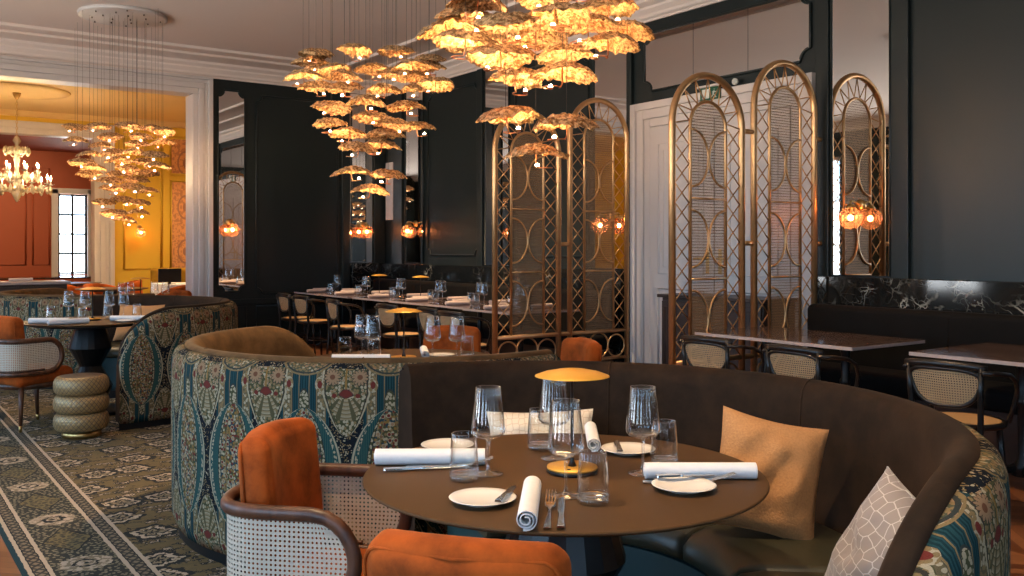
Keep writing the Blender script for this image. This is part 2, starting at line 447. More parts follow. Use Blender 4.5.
# gold leaf of the pendants, dark patches and crevice shade put into its colour
m=Mat('crumpled gold leaf',.42,.85,(.7,.42,.13),.5); f=m.noise(48,4,rough=.6); m.base(m.mix(f.smooth(.40,.60),(.32,.14,.04),(.98,.66,.34))); m.bump(m.noise(90,4),1.0,.03); M['goldleaf']=m.m
# amber ribbed globe
m=bpy.data.materials.new('amber ribbed glass'); m.use_nodes=True; t=m.node_tree; t.nodes.clear()
o=t.nodes.new('ShaderNodeOutputMaterial'); mx=t.nodes.new('ShaderNodeMixShader'); mx.inputs[0].default_value=.22
tr=t.nodes.new('ShaderNodeBsdfTransparent'); tr.inputs[0].default_value=(1.0,.56,.36,1); ad=t.nodes.new('ShaderNodeMixShader'); ad.inputs[0].default_value=.4
tl=t.nodes.new('ShaderNodeBsdfTranslucent'); tl.inputs[0].default_value=(.95,.46,.27,1); gl=t.nodes.new('ShaderNodeBsdfGlossy'); gl.inputs[1].default_value=.08; gl.inputs[0].default_value=(1,.7,.5,1)
t.links.new(tl.outputs[0],ad.inputs[1]); t.links.new(gl.outputs[0],ad.inputs[2]); t.links.new(tr.outputs[0],mx.inputs[1]); t.links.new(ad.outputs[0],mx.inputs[2]); t.links.new(mx.outputs[0],o.inputs[0]); M['amber']=m
# pillows
m=Mat('silver hexagon weave',.5,0,(.3,.3,.3),.4,**{'Sheen Weight':.4}); x,y,z=m.coord(); e=m.voro(34,m.vecof(x,z*1.0,0),'DISTANCE_TO_EDGE','Distance',.45)
m.base(m.mix(e<.035,(.27,.225,.20),(.55,.50,.45))); m.bump(m.noise(8,3),.3,.02); M['silver']=m.m
m=Mat('cream honeycomb weave',.6); x,y,z=m.coord(); e=m.voro(42,m.vecof(x,z,0),'DISTANCE_TO_EDGE','Distance',.45); m.base(m.mix(e<.05,(.78,.66,.50),(.60,.45,.30))); M['creampil']=m.m
M['tanpil']=plain('tan boucle',(.46,.225,.085),.9,var=.3,scale=160,bump=.5)
# quilted gold pouf
m=Mat('quilted taupe gold',.38,.35); u,v,_=m.coord('UV'); a=((u+v)/.034).frac()-.5; b=((u-v)/.034).frac()-.5
dd=a.abs().max(b.abs()); m.base(m.mix(dd.smooth(.36,.48),(.42,.27,.11),(.13,.10,.075))); m.bump(1-dd,.6,.006); M['pouf']=m.m
# damask wallpaper
m=Mat('orange damask wallpaper',.7); x,y,z=m.coord(); wx=((x/.62).frac()-.5).abs(); wz=((z/.85).frac()-.5).abs()
w_=m.noise(6,4,m.vecof(wx*2,wz*2,(z/.85).floor())); med=((wx/.36).pow(2.0)+(wz/.42).pow(2.0)).sqrt()
c=m.mix((w_>.52),(.72,.34,.13),(.50,.22,.10)); c=m.mix(med.band(.55,.66).max(med<.22),c,(.36,.17,.10)); m.base(c); M['damask']=m.m

# ================================================================== SETTING
XW,YF,ZC=6.42,12.25,3.75
XL,YB=-2.7,-3.0
Y2,Y3=18.3,24.0
HD=3.345
struct('floor',MB().box(((XL+XW+1)/2,10.2,-.05),(XW+1-XL+1.0,27.6,.1)),M['parquet'])
struct('ceiling',MB().box(((XL+XW)/2,(YB+YF)/2,ZC+.06),(XW-XL+.6,YF-YB+.6,.12)),M['ceil'])
# right wall, solid; the door, mirrors and panels sit on it
struct('wall_right',MB().box((XW+.1,(YB+YF)/2,ZC/2),(.2,YF-YB+.4,ZC)),M['green'])
# far wall with the wide opening to the yellow room
OX0,OX1=-1.6,3.62
b=MB(); b.box(((OX1+.04+XW)/2,YF+.15,ZC/2),(XW-OX1-.04,.3,ZC)); b.box(((OX0-.18+XL)/2,YF+.15,ZC/2),(OX0-.18-XL,.3,ZC)); b.box(((OX0+OX1)/2,YF+.15,(HD+.12+ZC)/2),(OX1-OX0+.36,.3,ZC-HD-.12))
struct('wall_far',b,M['green'])
# left wall with tall windows, back wall with two
def wall_windows(name,axis,pos,a0,a1,wins,z0,z1,out):
    mb=MB(); cur=a0; th=.25
    def seg(p,q,zz0,zz1):
        if q-p<=0: return
        c=(pos+out*th/2,(p+q)/2,(zz0+zz1)/2) if axis=='x' else ((p+q)/2,pos+out*th/2,(zz0+zz1)/2)
        d=(th,q-p,zz1-zz0) if axis=='x' else (q-p,th,zz1-zz0)
        mb.box(c,d)
    for w0,w1 in wins:
        seg(cur,w0,0,ZC); seg(w0,w1,0,z0); seg(w0,w1,z1,ZC); cur=w1
    seg(cur,a1,0,ZC); struct(name,mb,M['green'])
    for w0,w1 in wins:
        n=sum(1 for o in bpy.data.objects if o.name.startswith('window_') and not o.parent)+1
        f=MB(); q=pos+out*.10
        def bar(p0,p1,zz0,zz1,t=.05):
            c=(q,(p0+p1)/2,(zz0+zz1)/2) if axis=='x' else ((p0+p1)/2,q,(zz0+zz1)/2)
            f.box(c,(t,p1-p0,zz1-zz0) if axis=='x' else (p1-p0,t,zz1-zz0))
        bar(w0,w0+.07,z0,z1); bar(w1-.07,w1,z0,z1); bar(w0,w1,z0,z0+.08); bar(w0,w1,z1-.07,z1)
        mid=(w0+w1)/2; bar(mid-.03,mid+.03,z0,z1,.045)
        k=(z1-z0)/3
        for i in (1,2): bar(w0,w1,z0+k*i-.018,z0+k*i+.018,.04)
        wo=struct('window_%d'%n,f,M['white'])
        g=MB(); c=(q,mid,(z0+z1)/2) if axis=='x' else (mid,q,(z0+z1)/2)
        g.box(c,(.006,w1-w0-.02,z1-z0-.02) if axis=='x' else (w1-w0-.02,.006,z1-z0-.02)); g.build('pane',M['window'],wo)
        L=bpy.data.lights.new('window portal','AREA'); L.shape='RECTANGLE'; L.size=w1-w0; L.size_y=z1-z0; L.cycles.is_portal=True
        lo=bpy.data.objects.new('window_portal',L); COL.objects.link(lo)
        if axis=='x': lo.location=(pos+out*.2,mid,(z0+z1)/2); lo.rotation_euler=(0,R_(90)*(1 if out>0 else -1),0); L.size=z1-z0; L.size_y=w1-w0
        else: lo.location=(mid,pos+out*.2,(z0+z1)/2); lo.rotation_euler=(R_(90)*(-1 if out>0 else 1),0,0)
wall_windows('wall_left','x',XL,YB,YF,[(-1.9,-.7),(.6,1.8),(3.1,4.3),(5.6,6.8),(8.1,9.2),(10.95,11.9)],.55,3.1,-1)
wall_windows('wall_back','y',YB,XL,XW,[(-2.3,-1.75),(.1,.65),(2.3,2.85)],.55,3.1,-1)
# cornice profile run along the four walls (plaster)
def cornice(name,p0,p1,nx,ny,zl=3.57):
    prof=[(0,zl),(.02,zl),(.025,zl+.02),(.05,zl+.035),(.06,zl+.06),(.10,zl+.10),(.105,zl+.12),(.16,zl+.15),(.165,ZC),(0,ZC)]
    vs=[];fs=[]; n=len(prof)
    for p in (p0,p1):
        for d,z in prof: vs.append((p[0]+nx*d,p[1]+ny*d,z))
    for i in range(n-1): fs.append((i,i+1,n+i+1,n+i))
    mb=MB(); mb.add(vs,fs,False); struct(name,mb,M['ceil'])
cornice('trim_1',(XW,YB),(XW,YF),-1,0); cornice('trim_2',(XW,YF),(XL,YF),0,-1)
cornice('trim_3',(XL,YF),(XL,YB),1,0)
def strip(name,x0,y0,x1,y1,w,h,z=ZC,mat=None):
    mb=MB()
    if abs(x1-x0)>abs(y1-y0): mb.box(((x0+x1)/2,y0,z-h/2),(abs(x1-x0),w,h))
    else: mb.box((x0,(y0+y1)/2,z-h/2),(w,abs(y1-y0),h))
    struct(name,mb,mat or M['ceil'],bevel=.006)
strip('trim_4',5.80,YB,5.80,YF-.62,.09,.03); strip('trim_5',5.31,YB,5.31,YF-1.0,.07,.035)
strip('trim_6',XL,YF-.62,5.845,YF-.62,.09,.03); strip('trim_7',XL,YF-1.0,5.345,YF-1.0,.07,.035)

# opening casing : stepped white architrave, both jambs and head, and the reveal
def casing(name,x0,x1,h,y,ny,w=.25,reveal=.3):
    mb=MB()
    for (o0,o1,t) in ((0,w*.28,.03),(w*.28,w*.56,.05),(w*.56,w*.76,.035),(w*.76,w,.075)):
        yy=y+ny*t/2
        mb.box((x0-(o0+o1)/2,yy,(h+o0)/2),(o1-o0,t,h+o0)); mb.box((x1+(o0+o1)/2,yy,(h+o0)/2),(o1-o0,t,h+o0))
        hh=min(o1,.225) if o0<.225 else None
        if hh: mb.box(((x0+x1)/2,yy,h+(o0+hh)/2),(x1-x0+2*o1,t,hh-o0))
    yr=y-ny*reveal/2
    mb.box((x0-.02,yr,h/2),(.04,reveal,h)); mb.box((x1+.02,yr,h/2),(.04,reveal,h)); mb.box(((x0+x1)/2,yr,h+.02),(x1-x0,reveal,.04))
    struct(name,mb,M['white'],bevel=.008)
casing('trim_8',OX0,OX1,HD,YF,-1)
# dado and panel mouldings in the wall paint
def panel_outline(a0,a1,z0,z1,notch):
    if not notch: return [(a0,z0),(a1,z0),(a1,z1),(a0,z1)]
    bl=[(a0,z0+notch)]+[(a0+notch*math.sin(R_(i*15)),z0+notch*math.cos(R_(i*15))) for i in range(1,6)]+[(a0+notch,z0)]
    br=[(a0+a1-x,z) for x,z in reversed(bl)]
    tr=[(x,z0+z1-z) for x,z in reversed(br)]; tl=[(x,z0+z1-z) for x,z in reversed(bl)]
    return bl+br+tr+tl
def moulding(name,plane,pos,a0,a1,z0,z1,notch=.07,r=.014,mat='green'):
    pts=panel_outline(a0,a1,z0,z1,notch); mb=MB()
    mb.tube([(pos,a,z) if plane=='x' else (a,pos,z) for a,z in pts],r,6,closed=True); struct(name,mb,M[mat]); return pts
TN=[8]
def tn(): TN[0]+=1; return 'trim_%d'%TN[0]
moulding(tn(),'y',YF-.004,4.47,5.66,.72,3.40,.08); moulding(tn(),'y',YF-.004,3.93,4.33,.16,.56,0,.012); moulding(tn(),'y',YF-.004,4.47,5.66,.16,.56,0,.012)
moulding(tn(),'x',XW-.004,9.75,11.0,1.25,3.42,.08); moulding(tn(),'x',XW-.004,7.62,8.95,1.25,3.42,.08)
strip(tn(),3.87,YF-.012,XW,YF-.012,.024,.07,.66,M['green'])
for k,(a,b_) in enumerate(((5.72,5.83),(6.22,6.40))): struct(tn(),MB().box(((a+b_)/2,YF-.02,1.79),(b_-a,.04,3.56)),M['green'],bevel=.006)
for a,b_ in ((11.68,12.0),(9.62,9.74),(6.92,6.99),(4.61,4.73),(3.92,4.06)): struct(tn(),MB().box((XW-.02,(a+b_)/2,1.79),(.04,b_-a,3.56)),M['green'],bevel=.006)
struct('baseboard_right',MB().box((XW-.012,(YB+YF)/2,.08),(.024,YF-YB,.16)),M['green'])
struct('baseboard_far',MB().box(((3.87+XW)/2,YF-.012,.08),(XW-3.87,.024,.16)),M['green'])

# ------------------------------------------------------------------ mirrors
def mirror(label,plane,pos,a0,a1,z0,z1,notch,seams=0,sign=-1):
    t=thing('mirror',label,'mirror',(0,0,0))
    pts=panel_outline(a0,a1,z0,z1,notch)
    P=lambda a,z,d:(pos+sign*d,a,z) if plane=='x' else (a,pos+sign*d,z)
    mb=MB(); n=len(pts); mb.add([P(a,z,.004) for a,z in pts]+[P(a,z,.012) for a,z in pts],[tuple(range(n)),tuple(range(2*n-1,n-1,-1))]+[(i,(i+1)%n,n+(i+1)%n,n+i) for i in range(n)],False)
    g=mb.build('mirror_glass',M['mirror'],t)
    fr=MB().tube([P(a,z,.012) for a,z in pts],.012,6,closed=True).build('moulded_frame',M['green'],t)
    for i in range(seams):
        a=a0+(a1-a0)*(i+1)/(seams+1)
        MB().tube([P(a,z0+.01,.0125),P(a,z1-.01,.0125)],.0022,4).build('pane_joint',M['black'],t)
    return t
mirror('long mirror strip right of the white double door, behind an amber globe lamp','x',XW,4.08,4.60,1.13,3.56,0)
mirror('long mirror strip just left of the white double door, seen through the gilded screen','x',XW,7.00,7.52,1.13,3.56,0)
mirror('long mirror strip in the dark wall behind the left arch of the farther screen','x',XW,9.08,9.60,1.13,3.56,0)
mirror('narrow mirror strip on the right wall next to the far room corner','x',XW,11.12,11.62,1.13,3.56,0)
mirror('narrow mirror strip on the far wall next to the far room corner','y',YF,5.84,6.21,1.13,3.56,0)
mirror('tall scoop-cornered mirror panel beside the white opening to the yellow room','y',YF,3.95,4.31,.76,3.43,.085)
mirror('wide scoop-cornered mirror panel in three panes above the white double door','x',XW,4.80,6.75,2.885,3.45,.10,2)
tag(MB().box((XW-.03,12.03,2.165),(.06,.2,.83)).build('pale_panel',M['white'],None,bevel=.008),'narrow pale upright panel high on the dark right wall near the far corner','wall panel')

# ------------------------------------------------------------------ white double door
def door():
    y0,y1,h=4.98,6.66,2.53; c=(y0+y1)/2
    mb=MB()
    for (o0,o1,t) in ((0,.08,.03),(.08,.17,.05),(.17,.24,.075)):
        for yy in (y0-(o0+o1)/2,y1+(o0+o1)/2): mb.box((XW-t/2,yy,(h+o1)/2),(t,o1-o0,h+o1))
        mb.box((XW-t/2,c,h+(o0+o1)/2),(t,y1-y0+2*o0,o1-o0))
    struct(tn(),mb,M['white'],bevel=.006)
    d=MB()
    for k in (0,1):
        a0=y0+k*(y1-y0)/2+.006; a1=a0+(y1-y0)/2-.012; d.box((XW-.018,(a0+a1)/2,h/2),(.036,a1-a0,h-.01))
    do=struct('door_1',d,M['white'],bevel=.004)
    for k in (0,1):
        a0=y0+k*(y1-y0)/2+.13; a1=a0+(y1-y0)/2-.26
        for z0,z1 in ((.2,.95),(1.1,2.35)):
            MB().tube([(XW-.038,a0,z0),(XW-.038,a1,z0),(XW-.038,a1,z1),(XW-.038,a0,z1)],.012,6,closed=True).build('panel_moulding',M['white'],do)
            MB().tube([(XW-.038,a0+.06,z0+.06),(XW-.038,a1-.06,z0+.06),(XW-.038,a1-.06,z1-.06),(XW-.038,a0+.06,z1-.06)],.006,6,closed=True).build('panel_moulding',M['white'],do)
    for sgn in (-1,1):
        yy=c+sgn*.075
        hb=MB().box((XW-.041,yy,1.22),(.008,.04,.23)).build('handle_plate',M['brass'],do,bevel=.003)
        MB().tube([(XW-.045,yy,1.25),(XW-.09,yy,1.25),(XW-.095,yy+sgn*.02,1.25),(XW-.095,yy+sgn*.12,1.248)],.009,8).build('lever_handle',M['brass'],do)
    e=thing('exit_sign','small green emergency exit sign with a running figure over the white door','sign')
    MB().box((XW-.085,5.82,2.74),(.012,.24,.115)).build('sign_panel',M['signgreen'],e,bevel=.002)
    pm=MB(); xs=XW-.0925
    pm.box((xs,5.87,2.74),(.003,.085,.085))                      # white doorway half
    pm.tube([(xs,5.765,2.772),(xs,5.765,2.773)],.009,8)           # head
    pm.tube([(xs,5.768,2.758),(xs,5.78,2.728)],.008,6); pm.tube([(xs,5.78,2.728),(xs,5.755,2.715),(xs,5.745,2.697)],.005,6); pm.tube([(xs,5.78,2.728),(xs,5.795,2.71),(xs,5.812,2.705)],.005,6)
    pm.tube([(xs,5.768,2.756),(xs,5.75,2.745),(xs,5.74,2.752)],.004,6); pm.tube([(xs,5.77,2.754),(xs,5.79,2.748)],.004,6)
    pm.build('pictogram',M['signwhite'],e,label='white running figure and doorway pictogram')
    MB().box((XW-.07,5.82,2.805),(.10,.30,.02)).build('sign_housing',M['white'],e,bevel=.003)
    s_=thing('ceiling_sensor','small white round sensor on the dark band right of the exit sign','sensor')
    MB().lathe([(0,.0),(.022,.0),(.03,.012),(.03,.03),(0,.03)],12,(0,0,0)).build('sensor_body',M['signwhite'],s_); s_.location=(XW-.045,5.55,2.81); s_.rotation_euler=(0,R_(-90),0)
door()

# ------------------------------------------------------------------ the yellow room and the red room beyond
struct('ceiling_yellow',MB().box((1.9,(YF+.3+Y2)/2,ZC+.06),(9.0,Y2-YF-.3,.12)),M['ochre'])
b=MB(); b.box(((3.64+.35+6.4)/2,Y2+.15,ZC/2),(6.4-3.99,.3,ZC)); b.box(((-.9-2.6)/2,Y2+.15,ZC/2),(1.7,.3,ZC)); b.box(((-.9+3.99)/2,Y2+.15,(HD+.23+ZC)/2),(4.89,.3,ZC-HD-.23))
struct('wall_yellow_far',b,M['yellow'])
struct('wall_yellow_right',MB().box((6.5,(YF+.3+Y2)/2,ZC/2),(.2,Y2-YF-.3,ZC)),M['yellow'])
struct('wall_yellow_left',MB().box((-2.7,(YF+.3+Y2)/2,ZC/2),(.2,Y2-YF-.3,ZC)),M['yellow'])
struct(tn(),MB().box((1.9,YF+.31,(HD+.3+ZC)/2),(8.8,.02,ZC-HD-.3)),M['yellow'])
struct(tn(),MB().box((1.9,Y2-.03,3.70),(8.8,.06,.10)).box((1.9,Y2-.05,3.655),(8.8,.10,.015)),M['ochre'])
casing(tn(),-.5,3.64,HD,Y2,-1,.34)
for nm,(x0,x1,z0,z1) in dict(a=(5.0,6.38,2.75,3.45),b=(5.0,6.38,.95,2.62)).items():
    struct(tn(),MB().box(((x0+x1)/2,Y2-.01,(z0+z1)/2),(x1-x0,.02,z1-z0)),M['damask'])
    moulding(tn(),'y',Y2-.02,x0,x1,z0,z1,0,.025,'yellow')
moulding(tn(),'y',Y2-.004,4.15,4.82,.95,3.42,0,.02,'yellow')
struct(tn(),MB().box((4.91,Y2-.02,1.8),(.12,.04,3.6)),M['yellow'],bevel=.006)
# red room
struct('ceiling_red',MB().box((1.5,(Y2+.3+Y3)/2,3.66),(9,Y3-Y2-.3,.12)),M['red'])
rw0,rw1,rz0,rz1=3.98,4.62,.72,2.62
b=MB(); b.box(((rw0-3)/2,Y3+.1,1.8),(rw0+3,.2,3.6)); b.box(((rw1+6)/2,Y3+.1,1.8),(6-rw1,.2,3.6)); b.box(((rw0+rw1)/2,Y3+.1,(rz1+3.6)/2),(rw1-rw0,.2,3.6-rz1)); b.box(((rw0+rw1)/2,Y3+.1,rz0/2),(rw1-rw0,.2,rz0))
struct('wall_red_far',b,M['red']); struct('wall_red_left',MB().box((-3,21.2,1.8),(.2,5.6,3.6)),M['red']); struct('wall_red_right',MB().box((6.0,21.2,1.8),(.2,5.6,3.6)),M['red'])
moulding(tn(),'y',Y3-.006,2.1,3.30,.95,3.2,0,.022,'red'); moulding(tn(),'y',Y3-.006,.4,1.9,.95,3.2,0,.022,'red'); moulding(tn(),'y',Y3-.006,3.45,3.8,.95,3.2,0,.02,'red')
f=MB(); 
for x0,x1 in ((rw0,rw0+.05),(rw1-.05,rw1),((rw0+rw1)/2-.026,(rw0+rw1)/2+.026)): f.box(((x0+x1)/2,Y3+.06,(rz0+rz1)/2),(x1-x0,.05,rz1-rz0))
for k in range(5):
    z=rz0+.03+(rz1-rz0-.06)*k/4; f.box(((rw0+rw1)/2,Y3+.06,z),(rw1-rw0,.045,.045))
wn=struct('window_10',f,M['screenblack']); MB().box(((rw0+rw1)/2,Y3+.07,(rz0+rz1)/2),(rw1-rw0,.006,rz1-rz0)).build('pane',M['window'],wn)
b=MB()
for x in (rw0-.07,rw1+.07): b.box((x,Y3-.02,(rz0+rz1)/2),(.14,.06,rz1-rz0+.2))
b.box(((rw0+rw1)/2,Y3-.02,rz1+.06),(rw1-rw0+.28,.06,.13)); struct(tn(),b,M['white'],bevel=.006)

# world : daylight outside the windows, with a ground glow added below
w=bpy.data.worlds.new('daylight'); sc.world=w; w.use_nodes=True; bg=w.node_tree.nodes['Background']
wt_=w.node_tree; tc=wt_.nodes.new('ShaderNodeTexCoord'); sx=wt_.nodes.new('ShaderNodeSeparateXYZ'); rp=wt_.nodes.new('ShaderNodeValToRGB'); mr=wt_.nodes.new('ShaderNodeMapRange')
wt_.links.new(tc.outputs['Generated'],sx.inputs[0]); wt_.links.new(sx.outputs[2],mr.inputs[0]); mr.inputs[1].default_value=-1; mr.inputs[2].default_value=1; wt_.links.new(mr.outputs[0],rp.inputs[0])
rp.color_ramp.elements[0].position=.46; rp.color_ramp.elements[0].color=(1.0,.91,.84,1)      # warm glow below the horizon, added to light the ceiling
rp.color_ramp.elements[1].position=.54; rp.color_ramp.elements[1].color=(.34,.52,.74,1)      # even blue sky above
wt_.links.new(rp.outputs[0],bg.inputs[0]); bg.inputs[1].default_value=9.0

# rug
tag(MB().box(((.575+3.5)/2,(-1.5+12.0)/2,.0015),(3.5-.575,13.5,.003)).build('carpet',M['carpet'],None,bevel=.001),'long olive persian patterned carpet with striped border under the round booths','carpet')

# ================================================================== BOOTHS
def make_booth(label,loc,R,a0,a1,sw0,sw1,seat0,seat1,ri,nseat,ztop=.885,vmat='brown'):
    t=thing('round_booth',label,'booth',loc)
    A0,A1=R_(a0),R_(a1); nu=max(24,int((a1-a0)/2.2)); L=.46
    def zt(a):
        z=ztop
        for on,e in ((sw0,A0),(sw1,A1)):
            if on:
                s=abs(a-e)*R
                if s<L: z=min(z,.50+(ztop-.50)*math.sqrt(max(0,1-(1-s/L)**2)))
        return z
    # spacing finer near the swooping ends
    def amap(u):
        e=.5-.5*math.cos(PI*u); k=.6 if (sw0 or sw1) else 0
        return A0+(A1-A0)*((1-k)*u+k*e)
    pol=lambda r,a,z:(r*math.cos(a),r*math.sin(a),z)
    def outer(u,v):
        a=amap(u); z=zt(a)
        rows=[(R-.02,.05),(R-.004,.10),(R,.30),(R,.55*z),(R,.72*z),(R,z-.10),(R-.004,z-.060),(R-.016,z-.030),(R-.036,z-.014),(R-.062,z-.012)]
        r,zz=rows[min(9,int(round(v*9)))]; return pol(r,a,zz)
    def ouv(u,v):
        a=amap(u); p=outer(u,v); ext=[0,0,0,0,0,0,0,.008,.024,.04][min(9,int(round(v*9)))]
        return (a*R, p[2]+ext)
    MB().grid(outer,nu,9,ouv).build('outer_panel',M['tapestry'],t,solid=.006,label='patterned tapestry outer back')
    prof=[(.056,-.02),(.058,-.004),(.070,.007),(.090,.009),(.112,.0),(.130,-.026),(.138,-.062),(.142,-.12),(.150,-.25),(.172,-.47),(.178,-.52)]
    def inner(u,v):
        a=amap(u); z=zt(a); i=min(10,int(round(v*10))); dr,dz=prof[i]
        if i>=8: zz=min(z+dz,.42+.03*(10-i)) if z<ztop-.01 else z+dz
        else: zz=z+dz
        return pol(R-dr,a,max(.30,zz))
    up=MB().grid(inner,nu,10,lambda u,v:(amap(u)*R,v))
    for e,u in ((A0,0.0),(A1,1.0)):   # closed end faces
        pts=[outer(u,i/9) for i in range(10)]+[inner(u,i/10) for i in range(11)]+[pol(R-.18,e,.05)]
        up.add(pts,[tuple(range(len(pts)))],False)
    up.build('back_upholstery',M[vmat],t)
    # stitched seams on the inside of the back
    for k in range(2 if sw0 else 1,nseat):
        a=A0+(A1-A0)*k/nseat; z=zt(a)
        MB().tube([pol(R-dr+.0005-.0015,a,z+dz) for dr,dz in prof[2:9]]+[pol(R-.172,a,z-.42)],.0035,5).build('back_seam',M[vmat],t)
    MB().grid(lambda u,v:pol(R-.03-.0*v,amap(u),.0+.06*v),nu,1).grid(lambda u,v:pol(ri+.06,R_(seat0)+(R_(seat1)-R_(seat0))*u,.0+.08*v),nu,1).build('plinth',M['black'],t)
    # seat sections
    for k in range(nseat):
        b0=R_(seat0)+(R_(seat1)-R_(seat0))*k/nseat; b1=R_(seat0)+(R_(seat1)-R_(seat0))*(k+1)/nseat
        pr=[(R-.15,.36),(R-.165,.44),(R-.21,.462),(R-.32,.472),((R+ri)/2,.475),(ri+.10,.470),(ri+.045,.458),(ri+.014,.432),(ri+.002,.40),(ri+.004,.375),(ri+.03,.362)]
        def sf(u,v,b0=b0,b1=b1,pr=pr):
            a=b0+(b1-b0)*u; r,z=pr[int(round(v*(len(pr)-1)))]
            e=min(u,1-u)*(b1-b0)*r
            dip=.022*max(0,1-e/.025)**2 if e<.025 else 0
            if z>.42: z-=dip
            elif r<ri+.05: r+=dip*.6
            return pol(r,a,z)
        us=20
        um=lambda u:(u*.3 if u<.1 else .03+(u-.1)/.8*.94 if u<.9 else .97+(u-.9)*.3)
        sm_=MB().grid(lambda u,v,sf=sf:sf(um(u),v),40,len(pr)-1)
        for u in (0,1): sm_.add([sf(u,i/(len(pr)-1)) for i in range(len(pr))],[tuple(range(len(pr)))],False)
        sm_.build('seat_cushion',M['leather'],t)
        bs=[(R-.15,.362),(ri+.012,.362),(ri+.010,.10),(ri+.03,.07),(R-.15,.07)]
        bm_=MB().grid(lambda u,v,b0=b0,b1=b1:pol(bs[int(round(v*4))][0],b0+(b1-b0)*u,bs[int(round(v*4))][1]),24,4,smooth=False)
        for a_ in (b0,b1): bm_.add([pol(r,a_,z) for r,z in bs],[tuple(range(5))],False)
        bm_.build('seat_base',M['teal'],t,label='teal seat base')
    return t
bA=make_booth('dark velvet round booth in front, wrapped behind the nearest round table',(1.60,2.10,0),1.165,-93,82,True,False,-84,74,.50,4)
bB=make_booth('round booth with blue patterned outer back, directly behind the nearest orange armchair',(2.31,4.265,0),1.10,88,282,True,False,96,276,.50,4,vmat='olive')
bC=make_booth('round booth with gold brown patterned wing, behind the quilted pouf at left',(1.67,8.36,0),1.14,-93,80,True,False,-84,74,.50,4)
bD=make_booth('round booth farthest back at left, its blue patterned back seen past the far wine glasses',(2.24,10.57,0),1.10,88,282,True,False,96,276,.50,4,vmat='olive')

# ================================================================== ROUND TABLES
def make_round_table(label,loc,R=.525):
    t=thing('round_table',label,'table',loc)
    MB().lathe([(0,.728),(R-.07,.728),(R-.012,.738),(R-.002,.743),(R,.746),(R-.002,.7495),(R-.006,.75),(0,.75)],96).build('table_top',M['tabletop'],t)
    MB().lathe([(0,.715),(R-.10,.715),(R-.07,.728),(0,.7281)],64).build('top_underside',M['black'],t)
    MB().lathe([(0,.715),(.12,.715),(.12,.70),(.165,.53),(.085,.385),(.085,.38),(.17,.22),(.10,.05),(0,.05)],20,smooth=False).build('hourglass_pedestal',M['black'],t)
    MB().lathe([(0,0),(.27,0),(.275,.01),(.26,.03),(.10,.05),(0,.05)],40).build('base_plate',M['black'],t)
    return t
tA=make_round_table('bronze topped round table in the foreground, laid for four',(1.536,1.926,0))
tB=dup(tA,'bronze topped round table behind the velvet back of the front booth',(2.40,4.37,0))
tC=dup(tA,'bronze topped round table on a black hourglass base, behind the quilted pouf',(1.60,8.19,0))
tD=dup(tA,'round table farthest back at left, hidden behind the dark booth rim',(2.58,10.66,0))

